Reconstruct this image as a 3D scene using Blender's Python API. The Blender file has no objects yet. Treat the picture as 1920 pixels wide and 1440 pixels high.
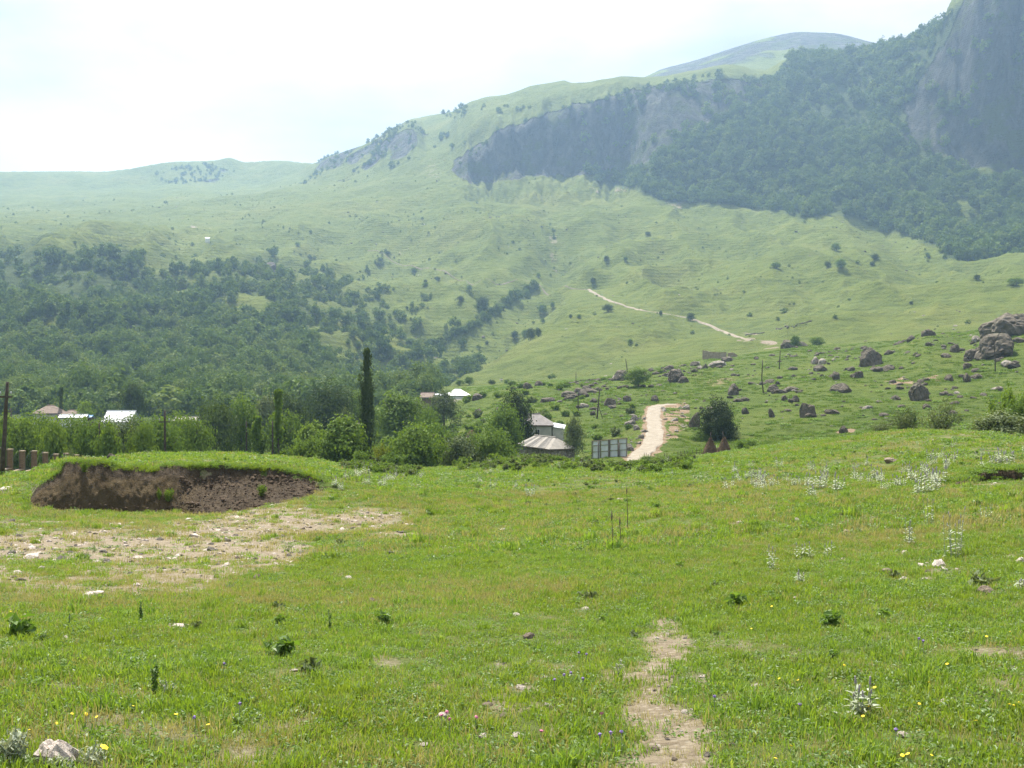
import bpy, bmesh, math, random
import numpy as np
from mathutils import Vector, Matrix, Euler

# ------------------------------------------------------------------ camera, sky, sun, exposure
sc = bpy.context.scene
COL = sc.collection
F = 1884.0                      # focal length in pixels of the 1920 px wide photograph
cam_d = bpy.data.cameras.new('camera'); cam = bpy.data.objects.new('camera', cam_d); COL.objects.link(cam)
cam.location = (0, 0, 0); cam.rotation_euler = (math.radians(90), 0, 0)
cam_d.sensor_width = 36.0; cam_d.lens = 36.0 * F / 1920.0
cam_d.clip_start = 0.1; cam_d.clip_end = 20000
sc.camera = cam

SUN_EL, SUN_AZ = math.radians(60), math.radians(-18)     # azimuth clockwise from +Y
world = bpy.data.worlds.new("World"); sc.world = world; world.use_nodes = True
wn = world.node_tree; wn.nodes.clear()
sky = wn.nodes.new('ShaderNodeTexSky'); sky.sky_type = 'NISHITA'; sky.sun_disc = False
sky.sun_elevation = SUN_EL; sky.sun_rotation = SUN_AZ; sky.air_density = 1.0; sky.dust_density = 2.0; sky.altitude = 900
wtc = wn.nodes.new('ShaderNodeTexCoord')
wno = wn.nodes.new('ShaderNodeTexNoise'); wno.inputs['Scale'].default_value = 2.2; wno.inputs['Detail'].default_value = 6
wmap = wn.nodes.new('ShaderNodeMapping'); wmap.inputs['Scale'].default_value = (1, 1, 2.5); wmap.inputs['Location'].default_value = (0.55, 0.1, 0.3)
wramp = wn.nodes.new('ShaderNodeMapRange'); wramp.inputs['From Min'].default_value = 0.36; wramp.inputs['From Max'].default_value = 0.62
wramp.inputs['To Min'].default_value = 0.12; wramp.inputs['To Max'].default_value = 0.95
wmix = wn.nodes.new('ShaderNodeMix'); wmix.data_type = 'RGBA'; wmix.inputs['B'].default_value = (12.0, 11.2, 10.6, 1)
wbg = wn.nodes.new('ShaderNodeBackground'); wbg.inputs['Strength'].default_value = 0.048
wout = wn.nodes.new('ShaderNodeOutputWorld')
L = wn.links.new
L(wtc.outputs['Generated'], wmap.inputs['Vector']); L(wmap.outputs['Vector'], wno.inputs['Vector'])
L(wno.outputs['Fac'], wramp.inputs['Value']); L(wramp.outputs['Result'], wmix.inputs['Factor'])
L(sky.outputs['Color'], wmix.inputs['A']); L(wmix.outputs['Result'], wbg.inputs['Color']); L(wbg.outputs['Background'], wout.inputs['Surface'])

sun_d = bpy.data.lights.new('sun', 'SUN'); sun = bpy.data.objects.new('sun', sun_d); COL.objects.link(sun)
sun_d.energy = 5.0; sun_d.angle = math.radians(0.53); sun_d.color = (1.0, 0.95, 0.86)
to_sun = Vector((math.sin(SUN_AZ) * math.cos(SUN_EL), math.cos(SUN_AZ) * math.cos(SUN_EL), math.sin(SUN_EL)))
sun.rotation_euler = to_sun.to_track_quat('Z', 'Y').to_euler()
HAZE_DENSITY = 0.00015
vs = sc.view_settings; vs.view_transform = 'Standard'; vs.look = 'None'; vs.gamma = 1.0; vs.use_curve_mapping = False
vs.exposure = 1.2
sc.render.engine = 'CYCLES'
cy = sc.cycles; cy.use_denoising = True; cy.denoiser = 'OPENIMAGEDENOISE'; cy.denoising_prefilter = 'NONE'; cy.max_bounces = 6; cy.diffuse_bounces = 3; cy.glossy_bounces = 2
cy.transmission_bounces = 3; cy.volume_bounces = 1; cy.transparent_max_bounces = 6; cy.sample_clamp_indirect = 6
cy.caustics_reflective = False; cy.caustics_refractive = False

rng = np.random.default_rng(11)
random.seed(5)

# ------------------------------------------------------------------ helpers
def tag(o, label=None, cat=None, group=None, kind=None):
    if label: o['label'] = label
    if cat: o['category'] = cat
    if group: o['group'] = group
    if kind: o['kind'] = kind
    return o

def new_mesh(name, verts, faces=None, mats=(), smooth=False, quads=None, tris=None, mat_idx=None):
    me = bpy.data.meshes.new(name)
    if quads is not None or tris is not None:
        verts = np.asarray(verts, np.float32)
        q = np.asarray(quads if quads is not None else np.zeros((0, 4)), np.int32).reshape(-1, 4)
        t = np.asarray(tris if tris is not None else np.zeros((0, 3)), np.int32).reshape(-1, 3)
        me.vertices.add(len(verts)); me.vertices.foreach_set('co', verts.ravel())
        nl = q.size + t.size; npol = len(q) + len(t)
        me.loops.add(nl); me.polygons.add(npol)
        me.loops.foreach_set('vertex_index', np.concatenate([q.ravel(), t.ravel()]).astype(np.int32))
        st = np.concatenate([np.arange(len(q)) * 4, q.size + np.arange(len(t)) * 3]).astype(np.int32)
        me.polygons.foreach_set('loop_start', st)
        me.update(calc_edges=True)
    else:
        me.from_pydata([tuple(v) for v in verts], [], [tuple(f) for f in faces])
    for m in mats: me.materials.append(m)
    if mat_idx is not None: me.polygons.foreach_set('material_index', np.asarray(mat_idx, np.int32))
    me.polygons.foreach_set('use_smooth', np.full(len(me.polygons), smooth))
    me.update()
    return me

def obj(name, me, parent=None, loc=None, rot=None, scale=None):
    o = bpy.data.objects.new(name, me); COL.objects.link(o)
    if parent is not None: o.parent = parent
    if loc is not None: o.location = loc
    if rot is not None: o.rotation_euler = rot
    if scale is not None: o.scale = scale
    return o

def empty(name, loc, rz=0.0, scale=1.0):
    o = bpy.data.objects.new(name, None); COL.objects.link(o)
    o.location = loc; o.rotation_euler = (0, 0, rz); o.scale = (scale,) * 3 if not hasattr(scale, '__len__') else scale
    return o

class MB:
    def __init__(s): s.v = []; s.f = []; s.m = []
    def add(s, vs_, fs, mi=0):
        b = len(s.v); s.v += [tuple(v) for v in vs_]; s.f += [tuple(i + b for i in f) for f in fs]; s.m += [mi] * len(fs)
    def box(s, c, size, rz=0.0, mi=0, M=None):
        x, y, z = size[0] / 2, size[1] / 2, size[2] / 2
        ps = [Vector((a * x, b * y, d * z)) for d in (-1, 1) for a, b in ((-1, -1), (1, -1), (1, 1), (-1, 1))]
        R = Matrix.Rotation(rz, 3, 'Z') if M is None else M
        ps = [R @ p + Vector(c) for p in ps]
        s.add(ps, [(3, 2, 1, 0), (4, 5, 6, 7), (0, 1, 5, 4), (1, 2, 6, 5), (2, 3, 7, 6), (3, 0, 4, 7)], mi)
    def tube(s, path, radii, n=6, mi=0, cap=True):
        path = [Vector(p) for p in path]; rings = []
        for i, p in enumerate(path):
            d = (path[min(i + 1, len(path) - 1)] - path[max(i - 1, 0)]).normalized()
            a = d.orthogonal().normalized() if abs(d.z) < 0.95 else (Vector((1, 0, 0)) - d * d.x).normalized()
            b = d.cross(a)
            rings.append([p + (a * math.cos(2 * math.pi * k / n) + b * math.sin(2 * math.pi * k / n)) * radii[i] for k in range(n)])
        vs_ = [v for r in rings for v in r]; fs = []
        for i in range(len(path) - 1):
            for k in range(n):
                k2 = (k + 1) % n
                fs.append((i * n + k, i * n + k2, (i + 1) * n + k2, (i + 1) * n + k))
        if cap:
            fs.append(tuple(reversed(range(n)))); fs.append(tuple((len(path) - 1) * n + k for k in range(n)))
        s.add(vs_, fs, mi)
    def mesh(s, name, mats, smooth=False):
        me = new_mesh(name, s.v, s.f, mats, smooth)
        if any(s.m): me.polygons.foreach_set('material_index', np.asarray(s.m, np.int32))
        return me

# value noise (vectorised)
def _hash(ix, iy, seed):
    h = (ix.astype(np.int64) * 374761393 + iy.astype(np.int64) * 668265263 + seed * 1442695041) & 0x7fffffff
    h = ((h ^ (h >> 13)) * 1274126177) & 0x7fffffff
    return ((h ^ (h >> 16)) & 0xffff) / 65535.0
def vnoise(x, y, seed=0):
    ix, iy = np.floor(x), np.floor(y); fx, fy = x - ix, y - iy
    fx = fx * fx * fx * (fx * (fx * 6 - 15) + 10); fy = fy * fy * fy * (fy * (fy * 6 - 15) + 10)
    ix = ix.astype(np.int64); iy = iy.astype(np.int64)
    a = _hash(ix, iy, seed); b = _hash(ix + 1, iy, seed); c = _hash(ix, iy + 1, seed); d = _hash(ix + 1, iy + 1, seed)
    return (a + (b - a) * fx + (c - a) * fy + (a - b - c + d) * fx * fy) * 2 - 1
def fbm(x, y, seed=0, octaves=4, gain=0.5):
    x = np.asarray(x, float); y = np.asarray(y, float)
    t = 0; a = 1; s = 0
    for o in range(octaves):
        t = t + a * vnoise(x * 2 ** o + 17.3 * o, y * 2 ** o - 9.1 * o, seed + o); s += a; a *= gain
    return t / s
def ridged(x, y, seed=0, octaves=3):
    t = 0; a = 1; s = 0
    for o in range(octaves):
        t = t + a * (1 - 2 * np.abs(vnoise(x * 2 ** o + 5.3 * o, y * 2 ** o + 3.7 * o, seed + o))); s += a; a *= 0.5
    return t / s
def sstep(a, b, x):
    t = np.clip((np.asarray(x, float) - a) / (b - a), 0, 1); return t * t * (3 - 2 * t)

def pchip(x, y, xq):
    x = np.asarray(x, float); y = np.asarray(y, float); h = np.diff(x); d = np.diff(y) / h
    m = np.zeros_like(x)
    w1 = 2 * h[1:] + h[:-1]; w2 = h[1:] + 2 * h[:-1]
    ok = d[1:] * d[:-1] > 0
    with np.errstate(divide='ignore', invalid='ignore'):
        mm = (w1 + w2) / (w1 / d[:-1] + w2 / d[1:])
    m[1:-1] = np.where(ok, mm, 0); m[0] = d[0]; m[-1] = d[-1]
    xq = np.clip(xq, x[0], x[-1]); i = np.clip(np.searchsorted(x, xq, side='right') - 1, 0, len(h) - 1)
    t = (xq - x[i]) / h[i]; t2 = t * t; t3 = t2 * t
    return (2*t3-3*t2+1)*y[i] + (t3-2*t2+t)*h[i]*m[i] + (-2*t3+3*t2)*y[i+1] + (t3-t2)*h[i]*m[i+1]

def inpoly(u, v, poly):
    u = np.asarray(u, float); v = np.asarray(v, float); r = np.zeros(u.shape, bool)
    n = len(poly)
    for i in range(n):
        x1, y1 = poly[i]; x2, y2 = poly[(i + 1) % n]
        if y1 == y2: continue
        c = ((y1 > v) != (y2 > v)) & (u < (x2 - x1) * (v - y1) / (y2 - y1) + x1)
        r ^= c
    return r
def polydist(u, v, poly):       # signed, positive inside
    u = np.asarray(u, float); v = np.asarray(v, float); d = np.full(u.shape, 1e9)
    n = len(poly)
    for i in range(n):
        x1, y1 = poly[i]; x2, y2 = poly[(i + 1) % n]
        dx, dy = x2 - x1, y2 - y1; t = np.clip(((u - x1) * dx + (v - y1) * dy) / (dx * dx + dy * dy + 1e-9), 0, 1)
        d = np.minimum(d, np.hypot(u - x1 - t * dx, v - y1 - t * dy))
    return np.where(inpoly(u, v, poly), d, -d)

# ------------------------------------------------------------------ terrain: heights read along lines of the landscape
# each line: (bearing as photo column, distance in metres, elevation as photo row)
def const_r(r, pts): return [(u, r, v) for u, v in pts]
LINES = [
 const_r(6, [(-200,1440),(960,1440),(2150,1440)]),
 const_r(20, [(-200,1072),(300,1065),(960,1050),(1400,1030),(1900,1000),(2150,990)]),
 const_r(34, [(-200,988),(0,985),(300,985),(600,974),(960,970),(1400,940),(1900,905),(2150,895)]),
 const_r(44.6, [(-200,945),(0,942),(58,950),(115,958),(221,958),(327,955),(402,952),(493,937),(553,925),(600,922),(700,925),(960,936),(1400,910),(1900,868),(2150,855)]),
 const_r(45.8, [(-200,941),(0,938),(58,930),(70,914),(112,887),(124,867),(191,870),(221,880),(251,877),(279,885),(300,876),(402,874),(463,877),(523,880),(572,892),(620,906),(700,921),(960,931),(1400,906),(1900,863),(2150,850)]),
 [(-200,75,893),(60,75,890),(100,60,876),(130,56,871),(190,57,866),(250,58,858),(400,60,853),(500,62,858),(580,66,866),(640,76,874),(700,85,873),(780,95,880),(850,95,878),(900,98,872),(960,100,862),(1000,102,858),(1060,105,862),(1110,105,868),(1180,105,872),(1240,105,866),(1300,105,858),(1400,100,842),(1500,90,830),(1600,80,822),(1700,72,812),(1800,68,812),(1860,65,818),(1920,62,826),(2150,60,835)],
 [(-200,125,893),(200,125,893),(400,125,880),(600,125,877),(760,125,876),(900,128,880),(960,130,882),(1180,130,884),(1300,128,876),(1400,125,858),(1500,120,842),(1600,115,832),(1700,110,828),(1900,105,838),(2150,100,840)],
 const_r(165, [(-200,880),(400,872),(700,866),(900,864),(1031,866),(1110,858),(1180,846),(1240,832),(1300,838),(1400,834),(1500,823),(1600,812),(1700,803),(1800,800),(1900,805),(2150,810)]),
 const_r(235, [(-200,842),(600,838),(700,828),(760,822),(830,812),(890,800),(960,790),(1100,778),(1230,766),(1320,765),(1400,760),(1500,750),(1600,745),(1700,738),(1850,735),(2150,730)]),
 [(-200,330,803),(500,330,798),(600,330,790),(700,330,782),(760,330,775),(830,325,762),(890,315,748),(960,320,730),(1000,325,723),(1080,340,716),(1150,350,706),(1240,370,690),(1320,380,675),(1400,400,668),(1480,420,655),(1560,420,650),(1640,410,645),(1690,400,640),(1740,390,624),(1800,385,625),(1850,370,616),(1920,360,608),(2150,350,600)],
 const_r(520, [(-200,735),(300,735),(600,738),(700,735),(760,728),(830,718),(960,714),(1100,708),(1240,693),(1320,678),(1400,668),(1480,655),(1560,648),(1640,644),(1700,640),(1800,632),(1920,628),(2150,620)]),
 const_r(820, [(-200,628),(200,622),(400,620),(600,640),(680,655),(740,655),(800,640),(850,628),(960,632),(1100,622),(1250,603),(1400,590),(1550,580),(1700,574),(1920,568),(2150,565)]),
 [(-200,1200,472),(0,1200,470),(150,1200,458),(300,1200,478),(450,1200,495),(600,1200,512),(740,1200,525),(850,1200,520),(960,1200,508),(1100,1200,498),(1250,1200,490),(1400,1200,482),(1550,1200,478),(1700,1150,500),(1770,1100,515),(1830,1050,527),(1920,1050,517),(2150,1050,510)],
 [(-200,1900,412),(200,1900,402),(450,1900,382),(600,1800,370),(740,1750,350),(860,1700,336),(960,1700,333),(1100,1700,332),(1160,1690,334),(1200,1600,345),(1250,1520,375),(1400,1500,387),(1480,1450,400),(1560,1430,397),(1660,1380,432),(1770,1280,465),(1850,1250,480),(1920,1230,480),(2150,1200,480)],
 [(-200,2300,385),(200,2300,378),(450,2250,362),(600,2050,350),(690,1980,330),(740,1900,320),(800,1800,318),(850,1735,328),(880,1725,330),(960,1722,326),(1100,1722,326),(1160,1715,322),(1230,1660,285),(1300,1700,250),(1400,1720,245),(1500,1700,240),(1600,1680,250),(1680,1640,262),(1740,1600,288),(1800,1580,315),(1870,1565,325),(1920,1560,330),(2150,1545,335)],
 [(-200,2700,360),(200,2700,356),(450,2650,343),(560,2500,336),(600,2300,302),(640,2250,286),(690,2200,268),(740,2150,240),(775,2120,223),(800,2000,268),(840,1850,285),(860,1760,302),(880,1755,286),(940,1765,247),(1000,1772,223),(1100,1785,196),(1160,1790,178),(1200,1800,168),(1290,1830,155),(1360,1850,144),(1430,1880,150),(1460,1900,130),(1490,1900,116),(1600,1900,112),(1700,1810,93),(1760,1740,48),(1790,1700,22),(1830,1660,4),(1920,1640,-40),(2150,1620,-80)],
 [(-200,3000,323),(0,3000,322),(150,3000,321),(185,3000,322),(230,3000,318),(330,3000,303),(400,3000,301),(430,3000,296),(460,3000,304),(520,3000,301),(590,2900,306),(640,2800,302),(690,2700,294),(740,2600,262),(775,2600,224),(800,2600,217),(840,2500,211),(880,2500,198),(960,2500,197),(1030,2500,188),(1100,2400,178),(1130,2350,171),(1200,2300,152),(1250,2300,138),(1350,2300,118),(1450,2300,109),(1490,2200,113),(1600,2100,109),(1660,2050,90),(1720,2000,66),(1765,1990,47),(1790,1990,22),(1830,1950,0),(1920,1900,-50),(2150,1900,-100)],
 [(-200,3400,338),(1050,3300,330),(1080,3200,230),(1110,3200,180),(1130,3200,168),(1200,3200,148),(1240,3200,130),(1300,3200,114),(1380,3200,88),(1450,3200,68),(1500,3200,60),(1560,3200,62),(1640,3200,80),(1700,3200,90),(1800,3200,110),(2150,3200,150)],
]
th_f = np.arange(-31.0, 31.001, 0.095)
th_o = np.concatenate([np.arange(32, 60, 2.0), np.arange(60, 181, 6.0)])
TH = np.radians(np.concatenate([-th_o[::-1], th_f, th_o]))
R = np.unique(np.concatenate([np.geomspace(0.6, 40, 120), np.arange(40, 50, 0.13), np.geomspace(50, 130, 110),
     np.geomspace(130, 460, 170), np.geomspace(460, 1500, 150), np.linspace(1500, 1960, 130), np.geomspace(1960, 3500, 70), np.geomspace(3500, 5600, 8)]))
NT, NR = len(TH), len(R)
Ucol = 960 + F * np.tan(np.clip(TH, math.radians(-31.5), math.radians(31.5)))
COSC = np.cos(np.clip(TH, math.radians(-31.5), math.radians(31.5)))
lr = []; lz = []
for ln in LINES:
    us = [p[0] for p in ln]
    r_ = pchip(us, [p[1] for p in ln], Ucol); v_ = pchip(us, [p[2] for p in ln], Ucol)
    lr.append(r_); lz.append((720 - v_) / F * r_ * COSC)
lr = np.array(lr); lz = np.array(lz)
Z = np.zeros((NT, NR))
for i in range(NT):
    xr = np.concatenate([[0.0], lr[:, i], [4300, 5700]]); yz = np.concatenate([[-1.62], lz[:, i], [lz[-1, i] * 0.35, 10]])
    Z[i] = pchip(xr, yz, R)
RR, TT = np.meshgrid(R, TH)
X = RR * np.sin(TT); Y = RR * np.cos(TT)
# beyond the view the land runs on as a lower open valley
side = sstep(math.radians(36), math.radians(80), np.abs(TT))
Z = Z * (1 - side) + side * (np.where(RR < 150, Z, -8 + 0.02 * np.clip(RR - 150, 0, 3000)))
# relief
Z += sstep(3, 12, RR) * (1 - sstep(110, 160, RR)) * (0.10 * fbm(X / 6, Y / 6, 3) + 0.035 * fbm(X / 0.9, Y / 0.9, 5, 3))
Z += sstep(110, 170, RR) * (1 - sstep(450, 620, RR)) * (1.3 * fbm(X / 28, Y / 28, 8, 4) + 0.25 * fbm(X / 5, Y / 5, 9, 3))
far = sstep(480, 900, RR) * (1 - .6 * sstep(1900, 2300, RR))
Z += far * (1 - sstep(1450, 1600, RR)) * (18.0 * ridged(X / 85 + .5 * fbm(X / 120, Y / 120, 4), Y / 150, 16, 3) + 2.2 * fbm(X / 28, Y / 28, 17, 3) - 2)
Z += far * (15.0 * fbm(X / 150, Y / 150, 12, 4) - 2 + 11.0 * ridged(X / 210 + 0.35 * fbm(X / 300, Y / 300, 2), Y / 420, 14, 3) * sstep(700, 1000, RR) * (1 - sstep(1500, 1800, RR) * 0.3))
def seg_dist(px, py, pts):
    d = np.full(px.shape, 1e9); along = np.zeros(px.shape); tot = 0
    for (x1, y1), (x2, y2) in zip(pts[:-1], pts[1:]):
        dx, dy = x2 - x1, y2 - y1; ln = math.hypot(dx, dy) + 1e-9
        t = np.clip(((px - x1) * dx + (py - y1) * dy) / ln ** 2, 0, 1); q = np.hypot(px - x1 - t * dx, py - y1 - t * dy)
        along = np.where(q < d, tot + t * ln, along); d = np.minimum(d, q); tot += ln
    return d, along / max(tot, 1e-9)
def pt(u, r):      # ground point from photo column and distance
    t = math.atan((u - 960) / F); return (r * math.sin(t), r * math.cos(t))
sub = (RR > 420) & (RR < 1700)
for pts, depth, w in [
    ([pt(735, 560), pt(800, 660), pt(870, 780), pt(940, 930), pt(1000, 1060), pt(1040, 1180), pt(1035, 1330)], 34, 40),
    ([pt(1035, 1300), pt(1030, 1450), pt(1010, 1620)], 12, 30),
    ([pt(690, 640), pt(740, 800), pt(800, 950), pt(880, 1080)], 12, 35),
    ([pt(870, 560), pt(930, 640), pt(1000, 720)], 9, 26),
    ([pt(960, 540), pt(1060, 610), pt(1170, 690)], 8, 24),
    ([pt(720, 1250), pt(760, 1400), pt(790, 1600)], 14, 40),
    ([pt(560, 1150), pt(620, 1350), pt(650, 1600)], 10, 45)]:
    d, al = seg_dist(X[sub], Y[sub], pts)
    Z[sub] -= depth * np.exp(-(d / w) ** 2) * (0.5 + 0.5 * np.sin(np.pi * np.clip(al, 0.06, 0.94)))
# gullies and buttresses of the wooded mountain flank and the cliffs
ub = 960 + F * np.tan(np.clip(TT, -0.6, 0.6))
flank = sstep(1180, 1300, ub) * sstep(1480, 1600, RR) * (1 - sstep(1780, 1890, RR)) * (1 - sstep(1700, 1800, ub) * 0.55)
Z += flank * (34 * ridged(TT * 26 + (RR - 1500) / 420, RR / 700, 31, 3) + 10 * fbm(X / 40, Y / 40, 33, 3) - 6)
cl = (sstep(840, 880, ub) * (1 - sstep(1220, 1300, ub)) + sstep(1690, 1760, ub)) * sstep(1560, 1600, RR) * (1 - sstep(1790, 1880, RR))
Z += cl * (6 * fbm(TT * 210, RR / 40, 46, 3) + 20 * fbm(TT * 75, RR / 120, 41, 5) + 18 * ridged(TT * 55 + .3 * fbm(TT * 30, RR / 100, 42), RR / 500, 44, 4) - 6)
Z += sstep(2050, 2400, RR) * (.45 + .55 * sstep(2600, 2900, RR)) * (14 * fbm(X / 190, Y / 190, 51, 5) + 8 * ridged(X / 160, Y / 160, 53, 3) - 5) * (1 - 0.4 * sstep(2950, 3200, RR))

# bring the far skyline back to its surveyed height after the relief was added
sk = np.array([[pchip([p[0] for p in ln], [p[2] for p in ln], Ucol)] for ln in LINES[-3:]]).reshape(3, -1)
tgt = sk.min(0); jm = R > 1980
vcol = 720 - F * Z[:, jm] / (R[jm][None] * np.maximum(np.cos(TH), .2)[:, None]); cur = vcol.min(1); rat = R[jm][np.argmin(vcol, 1)]
dv = np.where((np.abs(TH) < .53) & (Ucol < 1760), tgt - cur, 0); kk_ = np.ones(5) / 5; dv = np.convolve(np.pad(dv, 2, mode='edge'), kk_, mode='valid')
Z -= (dv[:, None] / F * RR * np.cos(TT)) * sstep(1950, 2250, RR) * (1 - sstep(3500, 4200, RR))
CONC = np.zeros(Z.shape); w8 = 5; CONC[w8:-w8] = (Z[:-2 * w8] + Z[2 * w8:] - 2 * Z[w8:-w8]) / (RR[w8:-w8] * .095 * w8 * math.pi / 180) ** 1.0
def conc_at(x, y):
    fi = np.interp(np.arctan2(x, y), TH, np.arange(NT)).round().astype(int); fj = np.interp(np.hypot(x, y), R, np.arange(NR)).round().astype(int); return CONC[fi, fj]

lR = np.log(R)
def column(u):
    t = math.atan((u - 960) / F); f = np.interp(t, TH, np.arange(NT)); i = min(int(f), NT - 2); k = f - i
    return t, Z[i] * (1 - k) + Z[i + 1] * k
def hit(u, v, rmin=1.0, rmax=9000):
    """ground point seen along the photo ray (u, v), searched from rmin outwards"""
    t, z = column(u); vv = 720 - F * z / (R * math.cos(t))
    m = np.where((R >= rmin) & (R <= rmax))[0]
    below = m[vv[m] <= v]
    if len(below) == 0:
        j = m[np.argmin(vv[m])]; r = R[j]; zz = z[j]
    else:
        j = below[0]
        if j == m[0]: r, zz = R[j], z[j]
        else:
            a = (vv[j - 1] - v) / (vv[j - 1] - vv[j] + 1e-9); r = R[j - 1] + a * (R[j] - R[j - 1]); zz = z[j - 1] + a * (z[j] - z[j - 1])
    return Vector((r * math.sin(t), r * math.cos(t), zz))
def gz(x, y):
    x = np.asarray(x, float); y = np.asarray(y, float)
    r = np.clip(np.hypot(x, y), R[0], R[-1]); t = np.arctan2(x, y)
    ft = np.interp(t, TH, np.arange(NT)); fr = np.interp(r, R, np.arange(NR))
    i = np.clip(ft.astype(int), 0, NT - 2); j = np.clip(fr.astype(int), 0, NR - 2); a = ft - i; b = fr - j
    return (Z[i, j] * (1 - a) + Z[i + 1, j] * a) * (1 - b) + (Z[i, j + 1] * (1 - a) + Z[i + 1, j + 1] * a) * b
def at(u, r):
    x, y = pt(u, r); return Vector((x, y, float(gz(x, y))))
def proj(x, y, z): return 960 + F * x / y, 720 - F * z / y
VIS = np.minimum.accumulate(720 - F * Z / (RR * np.maximum(np.cos(TT), 0.05)), axis=1)
def visible(x, y, z, slack=3.0):
    """is the point above the skyline of all nearer ground"""
    r = np.hypot(x, y); t = np.arctan2(x, y); i = np.clip(np.interp(t, TH, np.arange(NT)).round().astype(int), 0, NT - 1)
    j = np.clip(np.interp(r, R, np.arange(NR)).astype(int) - 1, 0, NR - 1)
    return (720 - F * z / y) <= VIS[i, j] + slack

# ------------------------------------------------------------------ where soil, rock and woodland lie (photo outlines carried onto the ground)
PU, PV = 960 + F * X / np.maximum(Y, 1e-3), 720 - F * Z / np.maximum(Y, 1e-3)
INV = (Y > 0.3) & (np.abs(TT) < 0.6)
def mask(poly, rmin, rmax, soft, wob=0.0, wscale=1.0, seed=70):
    m = np.zeros(Z.shape); s = INV & (RR >= rmin) & (RR <= rmax)
    xs = [p[0] for p in poly]; ys = [p[1] for p in poly]
    s &= (PU > min(xs) - 60) & (PU < max(xs) + 60) & (PV > min(ys) - 60) & (PV < max(ys) + 60)
    if s.any():
        d = polydist(PU[s], PV[s], poly)
        if wob: d = d + wob * fbm(X[s] / wscale, Y[s] / wscale, seed, 4)
        m[s] = sstep(-soft, soft, d)
    return m
PATCH = [(-150,1000),(60,985),(300,974),(450,958),(560,948),(680,955),(770,968),(800,990),(720,1008),(600,1005),(570,1040),(560,1072),(400,1100),(300,1115),(150,1112),(0,1105),(-150,1110)]
PATH_ = [(1125,1300),(1200,1240),(1205,1190),(1240,1165),(1290,1180),(1300,1240),(1270,1290),(1340,1335),(1335,1470),(1155,1470),(1190,1375)]
BARE = np.zeros(Z.shape)
nb = fbm(X / 1.6, Y / 1.6, 61, 4)
BARE = np.maximum(BARE, 0.9 * mask(PATCH, 8, 60, 34, 40, 2.5) * sstep(-0.55, 0.3, nb + 0.42))
BARE = np.maximum(BARE, 0.95 * mask(PATH_, 4, 24, 34, 50, 0.8, 71) * sstep(-0.8, 0.15, nb + 0.5))
for (u0, v0, a, b, k) in [(220,1195,45,16,.7),(355,1185,60,18,.75),(1700,1385,170,55,.5),(1880,1250,90,50,.5),(1450,1400,100,40,.35),
        (1660,1015,90,18,.75),(1740,1030,60,14,.7),(1790,1085,70,16,.45),(1350,905,50,10,.5),(780,878,30,5,.8),(620,1150,60,14,.3),(230,1065,80,20,.4),(0,1170,60,20,.3),(1420,955,60,7,.3),(880,985,80,10,.5),(970,925,60,7,.4),(700,1010,60,10,.5),(1850,905,90,14,.55)]:
    BARE = np.maximum(BARE, k * mask([(u0 + a * math.cos(t), v0 + b * math.sin(t)) for t in np.linspace(0, 6.283, 14)[:-1]], 4, 110, 12, 25, 1.2, int(u0)) * sstep(-0.3, 0.25, nb))
BARE = np.maximum(BARE, .5 * sstep(.2, .55, fbm(X / .55, Y / .55, 161, 4) + .3 * fbm(X / 6, Y / 6, 162, 2)) * (RR < 100) * (RR > 4))
# mid hill: road cut, dug slope by the rocks, rubble
for poly, k in [([(1243,764),(1262,752),(1285,748),(1294,772),(1288,800),(1270,822),(1255,818),(1250,790)], 1.0), ([(1658,715),(1690,705),(1712,712),(1722,722),(1690,722)], .9),
        ([(1735,708),(1755,703),(1778,716),(1770,718),(1742,712)], 1.), ([(1560,806),(1575,800),(1605,803),(1600,812),(1570,814)], .9), ([(1150,760),(1190,770),(1195,830),(1180,830)], .35),
        ([(1080,720),(1200,720),(1240,745),(1200,770),(1100,760)], .3), ([(1300,710),(1400,700),(1420,708),(1330,728)], .45)]:
    BARE = np.maximum(BARE, k * mask(poly, 130, 470, 5, 6, 4.0, 75) * sstep(-0.5, 0.1, fbm(X / 3, Y / 3, 76)))
for poly, k in [([(1385,640),(1400,633),(1425,634),(1440,642),(1455,640),(1458,652),(1440,652),(1420,645),(1395,647)], 1.0), ([(800,292),(835,288),(850,330),(815,345),(795,330)], .38),
        ([(1240,375),(1290,372),(1280,395),(1240,388)], .5), ([(640,280),(660,276),(664,290),(648,296)], .5), ([(360,424),(390,424),(395,432),(365,434)], .8), ([(1540,405),(1560,415),(1545,425),(1530,418)], .4),
        ([(1030,440),(1042,440),(1048,520),(1036,520)], .5), ([(1090,345),(1180,350),(1200,365),(1120,362)], .45), ([(690,470),(760,462),(780,480),(720,490)], .35)]:
    BARE = np.maximum(BARE, k * mask(poly, 470, 2300, 6, 10, 40., 77) * sstep(-0.5, 0.3, fbm(X / 14, Y / 14, 78)))
ROCK = np.zeros(Z.shape)
CLIFF1 = [(848,318),(862,296),(900,262),(940,247),(1000,224),(1100,197),(1200,169),(1290,157),(1360,146),(1440,150),(1440,168),(1390,196),(1320,236),(1240,285),(1190,318),(1130,332),(1040,330),(960,332),(885,338)]
CLIFF2 = [(1784,34),(1806,-10),(1960,-140),(2160,-150),(2160,345),(1930,330),(1860,326),(1804,312),(1752,286),(1705,245),(1700,190),(1735,120),(1768,60)]
ROCK = np.maximum(ROCK, mask(CLIFF1, 1500, 2000, 8, 18, 60, 81)); ROCK = np.maximum(ROCK, mask(CLIFF2, 1450, 2050, 14, 26, 60, 82))
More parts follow.
